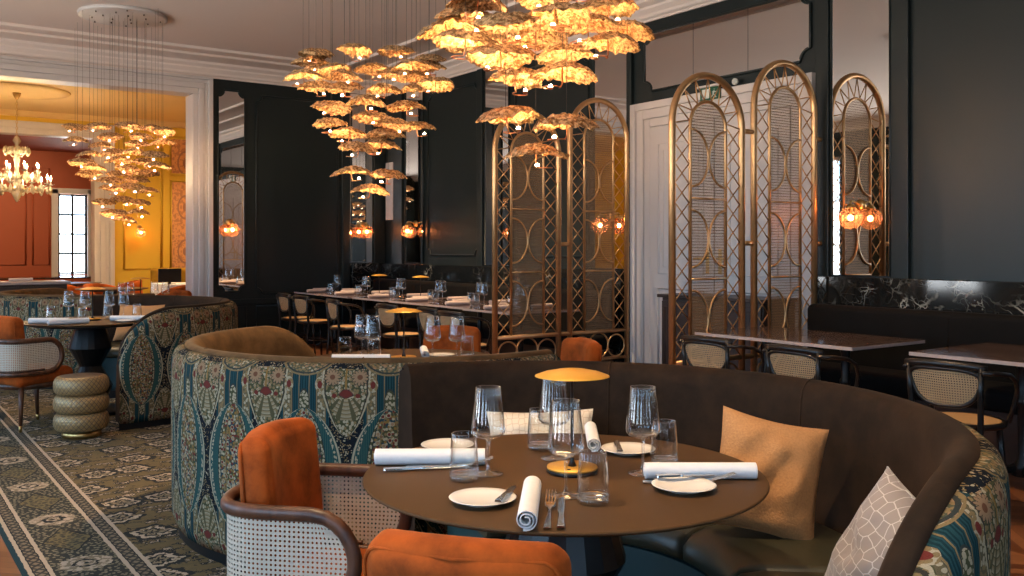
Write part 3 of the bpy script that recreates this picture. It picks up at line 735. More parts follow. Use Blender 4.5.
# ================================================================== ARMCHAIRS  (faces local +X)
def make_armchair(label,loc,rz):
    t=thing('armchair',label,'armchair',loc,rz)
    W,D=.235,.02      # half width, half depth of the barrel
    def plan(u):      # U seen from above, from left arm tip round the back to the right arm tip
        # u 0..1
        Ls=.06; Lb=PI*.5*(W+.155); tot=2*Ls+Lb; s=u*tot
        if s<Ls: return (D-s, W)
        if s>tot-Ls: return (D-(tot-s), -W)
        th=(s-Ls)/Lb*PI
        c=math.cos(th); q=math.sin(th)
        e=.55
        return (D-Ls-.225*abs(q)**e, W*math.copysign(abs(c)**e,c))
    NU=64; z0,z1=.425,.665
    LEN=[0]
    for i in range(NU):
        a,b=plan(i/NU),plan((i+1)/NU); LEN.append(LEN[-1]+math.hypot(a[0]-b[0],a[1]-b[1]))
    # closed walnut loop : along the top, rounded front ends, back along the bottom
    top=[(*plan(i/NU),z1) for i in range(NU+1)]; bot=[(*plan(i/NU),z0) for i in range(NU+1)]
    h=(z1-z0)/2; zc=(z0+z1)/2
    def endc(y): return [(D+h*.95*math.sin(R_(a)),y,zc+h*math.cos(R_(a))) for a in range(20,170,15)]
    loop=top+endc(-W)+bot[::-1]+endc(W)[::-1]
    rad=[.020]*len(top)+[.020]*len(endc(0))+[.017]*len(bot)+[.020]*len(endc(0))
    MB().tube(loop,rad,10,closed=True,flat=.85).build('arm_rail',M['walnut'],t)
    # cane sheet inside the loop
    def sheet(u,v):
        # extend into rounded ends
        e=h*.93; s=u*(LEN[-1]+2*e)-e; z=z0+(z1-z0)*v
        if s<0: x=D+(-s)*math.sqrt(max(0,1-((z-zc)/h)**2)); return (x,W,z)
        if s>LEN[-1]: x=D+(s-LEN[-1])*math.sqrt(max(0,1-((z-zc)/h)**2)); return (x,-W,z)
        i=max(q for q in range(NU) if LEN[q]<=s+1e-9 or q==0); f=min(1,(s-LEN[i])/max(1e-9,LEN[i+1]-LEN[i]))
        a,b=plan(i/NU),plan((i+1)/NU); return (a[0]+(b[0]-a[0])*f,a[1]+(b[1]-a[1])*f,z)
    MB().grid(sheet,90,12,lambda u,v:(u*(LEN[-1]+2*h*.93),v*(z1-z0))).build('cane_panel',M['cane'],t)
    MB().tube([(*p[:2],z0+.022) for p in bot[2:-2]],.006,6).build('cane_bead',M['walnut'],t)
    # back cushion and seat
    rot=Matrix.Rotation(R_(-5),3,'Y')
    bk=MB().rbox((-.187,0,.61),(.095,.36,.45),.036,6,rot,.012); bk.v=[(x+1.3*y*y,y,z) for x,y,z in bk.v]; back=bk.build('back_cushion',M['orange'],t)
    pts=[]
    for sx in (-1,):
        w,hh,r=.18,.225,.036
        path=[(-w,-.19)]+[(-w,hh-r)]+[(-w+r-r*math.cos(R_(a)),hh-r+r*math.sin(R_(a))) for a in (20,45,70)]+[(0,hh)]+[(w-r+r*math.cos(R_(a)),hh-r+r*math.sin(R_(a))) for a in (70,45,20)]+[(w,hh-r),(w,-.19)]
        for y,z in path:
            p=rot@Vector((-.038,y*.985,z-.009)); pts.append((p[0]-.187+1.3*p[1]**2,p[1],p[2]+.61))
    MB().tube(pts,.0035,5).build('back_piping',M['orange'],back)
    MB().rbox((.03,0,.385),(.46,.43,.12),.05,5,None,.015).build('seat_cushion',M['orange'],t)
    MB().lathe([(0,.300),(.205,.300),(.228,.318),(.228,.335),(.21,.345),(0,.345)],32,(.02,0,0)).build('seat_frame',M['walnut'],t)
    for x,y in ((.18,.165),(.18,-.165),(-.13,.15),(-.13,-.15)):
        lg=MB().tube([(x,y,.32),(x*1.18,y*1.18,.045)],[.021,.012],10).build('leg',M['walnut'],t)
        MB().tube([(x*1.18,y*1.18,.045),(x*1.20,y*1.20,0)],[.0125,.0105],10).build('foot_cap',M['brass'],lg,label='brass foot cap')
    return t
c1=make_armchair('orange velvet armchair with cane barrel sides, left of the front table',(1.108,2.403,0),R_(-45))
dup(c1,'orange armchair seen from behind at the bottom edge, in front of the nearest table',(1.008,1.480,0),R_(39))
dup(c1,'cane sided orange armchair at the left edge, beside the quilted pouf',(1.08,7.82,0),R_(24))
dup(c1,'rust armchair cut off by the left edge, just beyond the cane sided one',(.74,8.55,0),R_(-8))
def back_chair(label,x,y,rz): return dup(c1,label,(x,y,0),R_(rz))
back_chair('orange armchair facing us across the second table, left of the gilded screen',3.02,4.97,222)
back_chair('orange armchair seen edge-on above the front booth, before the gilded screen rings',3.10,3.98,166)
back_chair('orange armchair behind the far booth rim, next to the white opening',3.02,11.15,222)

# ================================================================== POUF
pf=thing('pouf','quilted gold pouf of three stacked rolls on a brass foot, beside the left booth wing','pouf',(1.345,7.19,0))
MB().lathe([(0,0),(.125,0),(.13,.004),(.13,.05),(0,.05)],40).build('brass_foot',M['brass'],pf,label='round brass foot')
for k in range(3):
    zc=.05+.064+k*.128
    def roll(u,v,zc=zc):
        a=2*PI*u; th=-PI/2+PI*v; r=.140+.044*math.cos(th)**.8 if math.cos(th)>0 else .140
        return (r*math.cos(a),r*math.sin(a),zc+.064*math.sin(th))
    mb=MB().grid(roll,56,14,lambda u,v:(u*1.156,v*.17+.0),closed=True)
    if k==2: mb.lathe([(.140,zc+.064),(.10,zc+.070),(0,zc+.072)],56)
    mb.build('quilted_roll',M['pouf'],pf)

# ================================================================== SQUARE TABLES
def make_square_table(label,loc,W=.84,D=.82,group=None):
    t=thing('square_table',label,'table',loc,0,group)
    MB().box((0,0,.7385),(D,W,.023)).build('table_top',M['stone'],t,bevel=.003)
    MB().box((-D/2-.001,0,.7375),(.004,W-.002,.020)).box((0,W/2+.001,.7375),(D,.003,.019)).box((0,-W/2-.001,.7375),(D,.003,.019)).build('top_edge',M['stoneedge'],t,label='pale stone edge of the top')
    MB().box((0,0,.715),(.40,.40,.024)).build('top_plate',M['black'],t)
    MB().lathe([(0,.71),(.045,.70),(.028,.66),(.026,.50),(.036,.485),(.036,.465),(.028,.45),(.028,.16),(.045,.12),(.06,.06),(0,.05)],20).build('column',M['black'],t)
    for k in range(4):
        a=PI/4+k*PI/2; c,s_=math.cos(a),math.sin(a)
        MB().tube([(.03*c,.03*s_,.10),(.16*c,.16*s_,.075),(.27*c,.27*s_,.02),(.31*c,.31*s_,.012)],[.024,.02,.016,.012],8).build('foot',M['black'],t)
    return t
W1=.69
r1=make_square_table('brown stone wall table nearest the gilded screen at right',(5.29,4.33,0),.635,.78)
r2=dup(r1,'brown stone wall table in the middle at right, its corner pointing at the dark bench',(5.29,3.69,0))
r3=make_square_table('brown stone wall table at the right edge, reflecting the blue window panes',(5.40,2.615,0),.86,.86)
wt=[]
ORD=['first','second','third','fourth','fifth','sixth']
proto=None
for i,yc in enumerate((11.68,10.83,9.93,9.03,8.21,7.395)):
    lab=['laid wall table in the far room corner','second laid wall table counting from the far corner','third laid wall table counting from the far corner','fourth laid wall table counting from the far corner','fifth laid wall table counting from the far corner','laid wall table directly behind the left arch of the farther gilded screen'][i]
    if proto is None: o=proto=make_square_table(lab,(5.36,yc,0),.80,.84)
    else: o=dup(proto,lab,(5.36+.015*i*(i<5),yc,0))
    wt.append((5.36+.015*i*(i<5),yc))

# ================================================================== BENTWOOD CANE CHAIRS (faces local +X)
def make_cane_chair(label,loc,rz):
    t=thing('cane_chair',label,'chair',loc,rz)
    MB().lathe([(0,.452),(.17,.450),(.19,.453),(.192,.462),(.17,.468),(0,.462)],36).build('seat',M['caneseat'],t)
    MB().tube([(.195*math.cos(2*PI*i/36),.195*math.sin(2*PI*i/36),.452) for i in range(36)],.017,8,closed=True,flat=.9).build('seat_rim',M['blackwood'],t)
    lean=lambda z:-.165-(z-.45)*.20
    # cane shield : wide flat top, round bottom
    hw,zt_,zb=.178,.742,.552
    out=[]
    for i in range(40):
        a=2*PI*i/40; c,s_=math.cos(a),math.sin(a)
        y=hw*math.copysign(abs(c)**.62,c); z=(zt_-.055)+(.055*abs(s_)**.7 if s_>0 else -(zt_-.055-zb)*abs(s_)**.85)
        y*= 1-.10*max(0,(zt_-.055-z)/.12)
        out.append((y,z))
    bow=lambda y:.10*(y/.2)**2*.35
    P=[(lean(z)+bow(y),y,z) for y,z in out]; n=len(P)
    cx=(lean(.66),0,.66)
    MB().add([cx]+P,[(0,1+i,1+(i+1)%n) for i in range(n)]).build('cane_back',M['canechair'],t)
    MB().tube(P,.011,8,closed=True).build('back_frame',M['blackwood'],t)
    MB().tube([(lean(.765)+bow(y)*1.2+.004,y,.765-.012*(abs(y)/.2)**2) for y in [-.205+.041*i for i in range(11)]],.019,8,flat=.75).build('top_rail',M['blackwood'],t)
    for sg in (-1,1):
        MB().tube([(-.215,sg*.165,0),(-.185,sg*.165,.25),(-.168,sg*.17,.45),(lean(.62)+.01,sg*.178,.62),(lean(.755)+.03,sg*.185,.755)],[.013,.015,.016,.014,.012],8).build('rear_leg',M['blackwood'],t)
        MB().tube([(.135,sg*.125,.45),(.15,sg*.14,.25),(.165,sg*.15,0)],[.017,.015,.012],8).build('front_leg',M['blackwood'],t)
        arc=[(lean(.73)+.01,sg*.195,.735),(-.12,sg*.235,.728),(-.02,sg*.245,.715),(.06,sg*.24,.68),(.10,sg*.23,.62),(.105,sg*.215,.55),(.085,sg*.195,.46)]
        MB().tube(arc,.0115,8).build('arm_hoop',M['blackwood'],t)
    MB().tube([(-.01+.145*math.cos(2*PI*i/28),.145*math.sin(2*PI*i/28),.24) for i in range(28)],.009,6,closed=True).build('leg_ring',M['blackwood'],t)
    return t
k1=make_cane_chair('black bentwood cane chair at right, half hidden, standing before the gilded screen',(4.64,4.14,0),R_(2))
dup(k1,'black bentwood cane chair at right, tucked under the middle brown wall table',(4.64,3.45,0),R_(-2))
dup(k1,'black bentwood cane chair at the right edge with its round cane seat in view',(4.68,2.575,0),R_(4))
for i,(y,lab) in enumerate(((11.17,'leftmost cane chair of the wall table row, deep in the far corner'),(10.60,'second cane chair from the left in the wall table row'),(9.60,'third cane chair from the left in the wall table row, turned out from its table'),(8.44,'cane chair at the wall tables, just behind the second table\'s brass lamp'),(7.66,'cane chair at the wall tables, above the left shoulder of the orange armchair'),(7.15,'cane chair at the wall tables, next to the left post of the farther screen'))):
    dup(k1,lab,(4.62+(0,-.02,-.05,.0,.03,-.04)[i],y,0),R_((0,3,-6,2,-3,2)[i]))

# ================================================================== WALL BENCHES AND MARBLE
def bench(label,y0,y1):
    t=thing('banquette_bench',label,'bench',((XW-.35),(y0+y1)/2,0)); L=y1-y0
    MB().rbox((.15,0,.655),(.16,L,.50),.05,5).build('bench_back',M['benchblack'],t)
    MB().rbox((-.10,0,.40),(.44,L,.14),.045,5).build('bench_seat',M['benchblack'],t)
    MB().box((-.05,0,.165),(.42,L-.04,.33)).build('bench_base',M['dwood'],t,bevel=.005)
    for k in range(1,int(L/1.3)+1):
        y=-L/2+k*L/(int(L/1.3)+1); MB().tube([(.068,y,.47),(.068,y,.86),(.10,y,.895)],.004,5).build('back_seam',M['benchblack'],t)
bench('black velvet wall bench along the right wall under the marble ledge',-2.4,4.652)
bench('black velvet wall bench behind the row of laid wall tables',6.99,YF-.11)
tag(MB().box((XW-.062,(4.652-2.6)/2,.56),(.116,7.252,1.12)).build('marble_ledge',M['marble'],None,bevel=.006),'black marble ledge with pale veins along the right wall above the near bench','ledge')
tag(MB().box((XW-.062,(6.98+YF-.02)/2,.56),(.116,YF-.02-6.98,1.12)).build('marble_ledge',M['marble'],None,bevel=.006),'black marble ledge with pale veins behind the row of laid wall tables','ledge')
tag(MB().box(((5.83+6.28)/2,YF-.047,.56),(.40,.086,1.12)).build('marble_ledge',M['marble'],None,bevel=.006),'short black marble ledge on the far wall under the narrow corner mirror','ledge')

# ================================================================== GILDED ARCH SCREENS
def make_screen(label,loc):
    t=thing('arched_screen',label,'screen',loc)   # local +X runs towards the right wall
    W=.78; r=.026
    def archpath(x0,x1,ztop,zb,n=22):
        R=(x1-x0)/2; c=(x0+x1)/2; zs=ztop-R
        return [(x0,0,zb)]+[(c-R*math.cos(PI*i/n),0,zs+R*math.sin(PI*i/n)) for i in range(n+1)]+[(x1,0,zb)]
    for x0,H in ((0,2.62),(W+.085,2.81)):
        a=MB().tube(archpath(x0+r,x0+W-r,H-r,0),r,12).build('outer_arch',M['bronze'],t)
        xi0,xi1=x0+.205,x0+W-.205; Hi=H-.215; ri=.0125
        MB().tube(archpath(xi0,xi1,Hi,.53),ri,8).build('inner_arch',M['bronze'],t)
        # gauze panel with arched head
        Rr=(xi1-xi0)/2; cc=(xi0+xi1)/2; zs=Hi-Rr
        pts=[(xi0,.53),(xi1,.53)]+[(cc+Rr*math.cos(PI*i/20),zs+Rr*math.sin(PI*i/20)) for i in range(21)]
        MB().add([(x,0,z) for x,z in pts],[tuple(range(len(pts)))],False).build('gauze_panel',M['gauze'],t)
        # lattice of crossed wires in the side bands, fan in the arch
        lt=MB(); wr=.0048
        Ro=W/2-r; co=x0+W/2; zso=H-r-Ro
        zspr=min(zs,zso)
        for xa,xb in ((x0+2*r,xi0-ri),(xi1+ri,x0+W-2*r)):
            n=int(round((zspr-.55)/.139)); st=(zspr-.55)/n
            for k in range(n):
                z=.55+k*st; lt.tube([(xa,.004,z),(xb,.004,z+st)],wr,5); lt.tube([(xb,-.004,z),(xa,-.004,z+st)],wr,5)
        m_=8; po=[(co-(Ro-.02)*math.cos(PI*(i+.0)/m_),zso+(Ro-.02)*math.sin(PI*i/m_)) for i in range(m_+1)]
        pi_=[(cc-(Rr+.01)*math.cos(PI*(i+.5)/m_),zs+(Rr+.01)*math.sin(PI*(i+.5)/m_)) for i in range(m_)]
        for i in range(m_):
            lt.tube([(po[i][0],0,po[i][1]),(pi_[i][0],0,pi_[i][1])],wr,5); lt.tube([(pi_[i][0],0,pi_[i][1]),(po[i+1][0],0,po[i+1][1])],wr,5)
        lt.build('lattice',M['bronze'],t)
        # bars and back to back bows inside the gauze
        for zb in (1.12,1.70): MB().tube([(xi0,-.006,zb),(xi1,-.006,zb)],.008,6).build('cross_bar',M['bronze'],t)
        for zc_ in (.835,1.41,1.99):
            for sg in (-1,1):
                xe=cc+sg*(Rr-.008); pth=[(xe-sg*(Rr-.012)*math.cos(R_(a)),-.008,zc_+.205*math.sin(R_(a))) for a in range(-90,91,12)]
                MB().tube(pth,.0085,6).build('bow',M['bronze'],t)
        for k in range(3):
            rr=.112; cx=x0+2*r+rr+.004+k*(W-4*r-2*rr-.008)/2; zc_=.395+(.0 if k==1 else -.012)
            R2=rr+(.010 if k==1 else -.004)
            MB().tube([(cx+R2*math.cos(2*PI*i/32),(.006 if k==1 else 0),zc_+R2*math.sin(2*PI*i/32)) for i in range(32)],.0085,6,closed=True).build('ring',M['bronze'],t)
    MB().tube([(r,0,.53),(2*W+.085+.09,0,.53)],.020,10).build('rail',M['bronze'],t)
    MB().tube([(r,0,.26),(2*W+.085+.09,0,.26)],.017,10).build('rail',M['bronze'],t)
    for z in (1.38,2.22):
        MB().tube([(W-r,0,z),(W+.085+r,0,z)],.019,10).build('link_bar',M['bronze'],t)
        MB().tube([(2*W+.085-r,0,z),(2*W+.085+.085,0,z)],.019,10).build('link_bar',M['bronze'],t)
    return t
s1=make_screen('gilded double arch screen nearer to us, right of the white door',(4.685,4.685,0))
dup(s1,'gilded double arch screen farther back, left of the white door',(4.70,6.915,0))
# dark wooden console in front of the door
t=thing('console_cabinet','dark wooden console cabinet behind the nearer gilded screen, before the white door','cabinet',(6.18,5.50,0))
MB().box((0,0,.48),(.40,1.14,.84)).build('cabinet_body',M['dwood'],t,bevel=.004); MB().box((-.01,0,.915),(.46,1.20,.03)).build('cabinet_top',M['dwood'],t,bevel=.006); MB().box((0,0,.03),(.36,1.10,.06)).build('cabinet_plinth',M['black'],t)
for k in range(2):
    d=MB().box((-.208,-.285+.57*k,.48),(.018,.55,.78)).build('cabinet_door',M['dwood'],t,bevel=.003)
    MB().tube([(-.219,-.52+.57*k,.14),(-.219,-.05+.57*k,.14),(-.219,-.05+.57*k,.82),(-.219,-.52+.57*k,.82)],.006,6,closed=True).build('door_bead',M['dwood'],d)

# ================================================================== PENDANT CHANDELIERS
PEND=[((2.31,3.07),[(2.31,3.08,1.74),(2.32,2.89,1.84),(2.21,3.15,1.89),(2.37,2.98,2.06),(2.3,3.21,2.07),(2.6,3.24,2.21),(2.52,2.87,2.18),(2.05,2.96,2.09),(1.99,3.12,2.17),(2.01,2.86,2.19),(2.08,3.25,2.3),(2.42,2.88,2.24),(2.62,2.98,2.37),(2.03,3.09,2.32),(2.49,3.26,2.45),(2.13,2.91,2.4),(2.34,2.88,2.41),(2.66,2.9,2.48),(2.07,3.37,2.46),(2.66,3.14,2.63),(2.28,3.35,2.62),(2.4,3.2,2.25),(2.25,3.37,2.26),(2.19,2.8,2.23),(2.79,3.05,2.3),(2.06,3.38,2.27)]),
((2.93,5.78),[(2.65,6.09,2.7),(2.91,6.02,2.75),(3.17,5.89,2.75),(3.42,5.85,2.71),(2.65,6.21,2.66),(3.42,5.84,2.65),(2.39,5.69,2.46),(2.69,5.9,2.56),(3.09,6.09,2.64),(3.12,5.78,2.57),(3.33,5.88,2.58),(3.12,5.25,2.42),(2.6,5.97,2.45),(2.68,5.69,2.41),(3.01,5.75,2.44),(3.22,5.63,2.45),(2.71,5.44,2.29),(2.6,5.72,2.28),(3.03,5.48,2.29),(3.08,6.07,2.29),(2.78,6.13,2.23),(2.91,5.45,2.16),(2.9,6.08,2.16),(2.87,5.46,2.09),(3.22,5.68,2.19),(2.84,5.47,2.02),(2.67,5.46,1.99),(2.86,5.97,1.88),(2.97,5.63,1.84),(2.87,5.7,1.74),(2.77,6.25,2.64),(3.0,5.35,2.54),(2.68,5.7,2.49)]),
((2.30,10.16),[(1.98,10.93,2.65),(2.16,10.69,2.65),(2.3,9.99,2.59),(2.65,10.43,2.63),(2.65,9.99,2.56),(1.95,10.64,2.48),(2.14,10.01,2.47),(2.56,10.47,2.54),(2.68,10.13,2.46),(2.21,10.75,2.45),(2.51,10.46,2.46),(1.99,10.22,2.3),(2.19,10.14,2.32),(2.32,9.85,2.31),(2.5,9.7,2.28),(1.89,10.05,2.2),(2.23,10.05,2.24),(2.51,10.16,2.25),(2.49,9.56,2.16),(2.09,10.54,2.19),(2.31,10.03,2.16),(2.01,10.33,2.11),(2.3,10.34,2.12),(2.5,10.06,2.12),(2.18,10.21,2.04),(2.42,10.11,2.05),(2.23,10.34,1.97),(2.35,9.98,1.97),(2.54,10.23,1.95),(2.11,10.14,1.81),(2.33,10.29,1.85),(2.45,10.24,1.82),(2.2,10.08,1.7),(2.45,10.22,1.72),(2.31,10.14,1.64)])]
rnd_=random.Random(11)
def leaf_mesh(seed):
    rg=random.Random(seed); mb=MB(); NU,NV=60,14; R0=.137; o=Vector((seed*3.1,seed*1.7,0)); sq=rg.uniform(.88,1.0)
    ph=rg.uniform(0,6)
    def fn(u,v):
        a=2*PI*u; rr=(.02+.98*v); rim=1+.13*noise.noise(Vector((math.cos(a)*2.2,math.sin(a)*2.2,0))+o)+.075*noise.noise(Vector((math.cos(a)*8,math.sin(a)*7,1))+o)
        r=R0*rr*rim; x=r*math.cos(a); y=r*math.sin(a)*sq
        z=.034*(1-rr**2.2)-.016*rr**3+.011*rr*math.sin(2*a+ph)
        z+=(.005+.011*rr)*noise.noise(Vector((x*34,y*34,3))+o)+.0075*noise.noise(Vector((x*80,y*80,7))+o)+.003*noise.noise(Vector((x*170,y*170,9))+o)
        return (x,y,z)
    mb.grid(fn,NU,NV,closed=True); mb.lathe([(0,.036),(.008,.034),(.010,.026),(0,.024)],8)
    ob=mb.build('leaf_shade',M['goldleaf'],None,solid=.0022)
    return ob
leaf_protos=[leaf_mesh(s_) for s_ in range(5)]
# copper lamp arm : a drop from the crown and a ring below the leaf, bulb at the ring's end
armb=MB().tube([(0,0,.028),(0,0,-.045),(.006,0,-.058),(.012,.0,-.062)]+[(.012+.034-.034*math.cos(R_(a)),.034*math.sin(R_(a)),-.063) for a in range(15,286,18)],.0027,6)
bx,by=.012+.034-.034*math.cos(R_(285)),.034*math.sin(R_(285))
armb.lathe([(0,-.066),(.008,-.065),(.0115,-.060),(.0120,-.0555),(.0110,-.0555),(.0100,-.059),(0,-.062)],12,(bx,by,0)); armb=armb.build('lamp_arm',M['copper'])  # cup added below the bulb to block its downward light
bulbp=MB().lathe([(0,-.009),(.006,-.007),(.0088,0),(.006,.006),(0,.008)],10,(bx,by,-.052)).build('bulb',M['bulb'])
LED=bpy.data.lights.new('pendant led','SPOT'); LED.energy=15; LED.color=(1,.56,.27); LED.spot_size=R_(165); LED.spot_blend=.35; LED.shadow_soft_size=.006
for i,((cx,cy),spots) in enumerate(PEND):
    lab=['cluster of gold leaf pendants hanging nearest, cut off by the top of the picture','cluster of gold leaf pendants hanging in the middle of the room','cluster of gold leaf pendants under a round ceiling plate, before the yellow room'][i]
    t=thing('leaf_chandelier',lab,'chandelier',(cx,cy,ZC),0,None)
    cn=MB().lathe([(0,-.035),(.415,-.035),(.43,-.030),(.43,0),(0,0)],48).build('ceiling_plate',M['white'],t)
    for k in range(16):
        a=k*2.4; r=.39*math.sqrt((k+.5)/16); MB().lathe([(0,-.05),(.007,-.05),(.007,-.035),(0,-.035)],8,(r*math.cos(a),r*math.sin(a),0)).build('wire_grip',M['wire'],cn)
    for j,(x,y,z) in enumerate(spots):
        p=leaf_protos[rnd_.randrange(5)]; o=p.copy(); COL.objects.link(o); o.parent=t
        o.location=(x-cx,y-cy,z-ZC); o.rotation_euler=(rnd_.uniform(-.10,.10),rnd_.uniform(-.10,.10),rnd_.uniform(0,6.28)); s_=rnd_.uniform(.93,1.06); o.scale=(s_,s_,1)
        mt=o.rotation_euler.to_matrix().to_4x4(); inv=(Matrix.Translation(o.location)@mt@Matrix.Diagonal((s_,s_,1,1))).inverted()
        w_=MB(); top=inv@Vector((x-cx,y-cy,-.03)); w_.tube([(0,0,.03),tuple(top)],.0013,4).build('suspension_wire',M['wire'],o)
        lo_=bpy.data.objects.new('pendant_led',LED); COL.objects.link(lo_); lo_.parent=o; lo_.location=(bx,by,-.040); lo_.rotation_euler=(PI+R_(-14),R_(-14) if bx>0 else 0,0)
        for q in (armb,bulbp):
            c=q.copy(); COL.objects.link(c); c.parent=o
for o in leaf_protos+[armb,bulbp]: bpy.data.objects.remove(o)

# ================================================================== SCONCES
def make_sconce(label,loc,rz):     # wall behind at local +X ; globe towards -X
    t=thing('sconce',label,'wall lamp',loc,rz)
    MB().lathe([(0,0),(.045,0),(.045,.012),(.02,.02),(0,.02)],20).build('mounting_plate',M['brass'],t)
    pl=t.children[0]; pl.location=(.13,0,.10); pl.rotation_euler=(0,R_(-90),0)
    MB().tube([(.12,0,.10),(.05,0,.125),(.01,0,.13),(0,0,.12),(0,0,.095)],.008,8).build('arm',M['brass'],t)
    MB().lathe([(0,.105),(.022,.102),(.035,.085),(.036,.072),(0,.072)],20).build('cap',M['brass'],t)
    NU,NV=72,16
    def g(u,v):
        a=2*PI*u; th=PI*(.12+.86*v); r=.088*(math.sin(th)**.9)*(1+.035*math.cos(18*a)); z=.078*math.cos(th); 
        if z<-.03: z-= .25*(-.03-z)
        return (r*math.cos(a),r*math.sin(a),z)
    gl=MB().grid(g,NU,NV,closed=True).build('globe',M['amber'],t,label='ribbed amber glass globe')
    MB().lathe([(0,-.024),(.014,-.018),(.021,0),(.014,.016),(0,.02)],14).build('bulb',M['filament'],gl)
    MB().lathe([(0,.016),(.010,.016),(.010,.08),(0,.08)],10).build('lamp_socket',M['brass'],gl)
    return t
sc0=make_sconce('amber globe wall lamp at right, doubled by the mirror strip behind it',(6.28,4.335,1.578),0)
dup(sc0,'amber globe wall lamp seen through the right arch of the farther screen',(6.28,7.27,1.578))
dup(sc0,'amber globe wall lamp on the right wall by the far room corner',(6.28,11.33,1.578))
dup(sc0,'amber globe wall lamp on the far wall, before the narrow corner mirror',(6.05,12.11,1.578),R_(90))
dup(sc0,'amber globe wall lamp before the scoop-cornered mirror beside the white opening',(4.10,12.11,1.585),R_(90))
dup(sc0,'glowing amber globe lamp on the mustard wall of the yellow room',(4.42,Y2-.15,1.63),R_(90))

# ================================================================== TABLE WARE
def lamp(label,loc):
    t=thing('table_lamp',label,'table lamp',loc)
    MB().lathe([(0,0),(.066,0),(.068,.003),(.067,.010),(0,.010)],48).build('lamp_base',M['black'],t)
    bt=MB().lathe([(0,.010),(.066,.010),(.067,.013),(.066,.016),(0,.0165)],48).build('base_plate',M['lampbrass'],t,label='ochre metal disc on the base')
    MB().lathe([(0,.016),(.0045,.016),(.0045,.018),(0,.018)],10,(-.035,-.03,0)).build('touch_button',M['black'],bt)
    MB().lathe([(0,.016),(.012,.016),(.006,.03),(.0045,.04),(.0045,.245),(.014,.25),(.014,.26),(0,.26)],14).build('pole',M['black'],t)
    MB().lathe([(0,.2745),(.008,.2745),(.010,.273),(.04,.2705),(.075,.2635),(.098,.255),(.099,.2535),(.096,.253),(.074,.2585),(.04,.265),(0,.267)],56).build('lamp_shade',M['lampbrass'],t,label='shallow ochre metal shade')
    MB().lathe([(0,.256),(.032,.256),(.032,.264),(0,.264)],24).build('light_disc',M['ledglow'],t)
    return t
M['ledglow']=emis('warm led disc',(1,.66,.32),14)
lpA=lamp('ochre disc table lamp standing on the nearest round table',(1.558,1.917,.75))
dup(lpA,'ochre disc table lamp on the second round table, behind the front booth',(2.40,4.37,.75))
dup(lpA,'ochre disc table lamp on the round table behind the quilted pouf',(1.62,8.21,.75))
dup(lpA,'ochre disc table lamp rising behind the dark rim of the left booth',(2.58,10.62,.75))
dup(lpA,'ochre disc lamp on the wall tables, the left one, below the corner globe lamps',(5.30,10.27,.75))
dup(lpA,'ochre disc lamp on the wall tables, the right one, in front of the marble ledge',(5.40,9.43,.75))

def lathe_me(name,prof,n,mat):
    o=MB().lathe(prof,n).build(name,mat); me=o.data; bpy.data.objects.remove(o); return me
WINE=lathe_me('wine_glass',[(.004,.0925),(.020,.0955),(.036,.101),(.0440,.110),(.0447,.119),(.042,.147),(.037,.190),(.0335,.226),(.0329,.2285),(.0319,.2280),(.0359,.190),(.0408,.147),(.0432,.119),(.0428,.112),(.036,.104),(.018,.0995),(0,.0985)],36,M['glass'])
WFOOT=lathe_me('stem_and_foot',[(0,0),(.0375,0),(.0388,.0012),(.0375,.0028),(.028,.004),(.010,.0065),(.0050,.012),(.0039,.03),(.0039,.080),(.006,.090),(.012,.094),(0,.0955)],32,M['thickglass'])
TUMB=lathe_me('water_tumbler',[(.0372,.008),(.0378,.03),(.0362,.06),(.0332,.098),(.0318,.118),(.0309,.1195),(.0302,.118),(.0320,.098),(.0350,.06),(.0364,.032),(.034,.016)],36,M['glass'])
TFOOT=lathe_me('heavy_base',[(0,0),(.030,0),(.0355,.0025),(.0374,.008),(.0366,.018),(.034,.0155),(.022,.0115),(0,.0105)],32,M['thickglass'])
def ware(me,name,label,cat,x,y,z,group=None,rz=0,part=None):
    o=bpy.data.objects.new(name,me); COL.objects.link(o); o.location=(x,y,z); o.rotation_euler=(0,0,rz)
    if part: c=bpy.data.objects.new(part.name,part); COL.objects.link(c); c.parent=o
    return tag(o,label,cat,group)
def wine(label,x,y,z=.75,g='stemmed wine glasses'): return ware(WINE,'wine_glass',label,'wine glass',x,y,z,g,part=WFOOT)
def tumb(label,x,y,z=.75,g='water tumblers'): return ware(TUMB,'water_tumbler',label,'tumbler',x,y,z,g,part=TFOOT)
# rolled napkin : a spiral of cloth with hemmed ends
def napkin_mesh(mat,L=.30,name='napkin_roll'):
    mb=MB(); turns=2.6; n=60; prof=[]
    for i in range(n+1):
        f=i/n; a=2*PI*turns*f+1.2; r=.0065+.0165*f; prof.append((r*math.cos(a)*1.06,r*math.sin(a)*.98))
    xs=[-L/2,-L/2+.004,-L/2+.02,-L/4,0,L/4,L/2-.02,L/2-.004,L/2]
    def fn(u,v):
        i=int(round(u*n)); j=int(round(v*(len(xs)-1))); y,z=prof[i]; x=xs[j]
        k=1+.012*noise.noise(Vector((x*20,i*.2,0))); return (x+ .004*(i/n-.5),y*k,z*k)
    mb.grid(fn,n,len(xs)-1)
    o=mb.build(name,mat,None,solid=.0022); return o
npW=napkin_mesh(M['linen']); npP=napkin_mesh(M['linenpink'],.27)
def napkin(label,x,y,rz,z=.75,proto=None,g='rolled napkins',s=1.0):
    p=proto or npW; o=p.copy(); COL.objects.link(o); o.location=(x,y,z+.0235*s); o.rotation_euler=(0,0,R_(rz)); o.scale=(s,s,s); return tag(o,label,'napkin',g)
PLATE=lathe_me('bread_plate',[(0,0),(.045,0),(.047,.003),(.062,.007),(.077,.012),(.079,.0135),(.0775,.0145),(.062,.0105),(.048,.0065),(0,.006)],56,M['porcelain'])
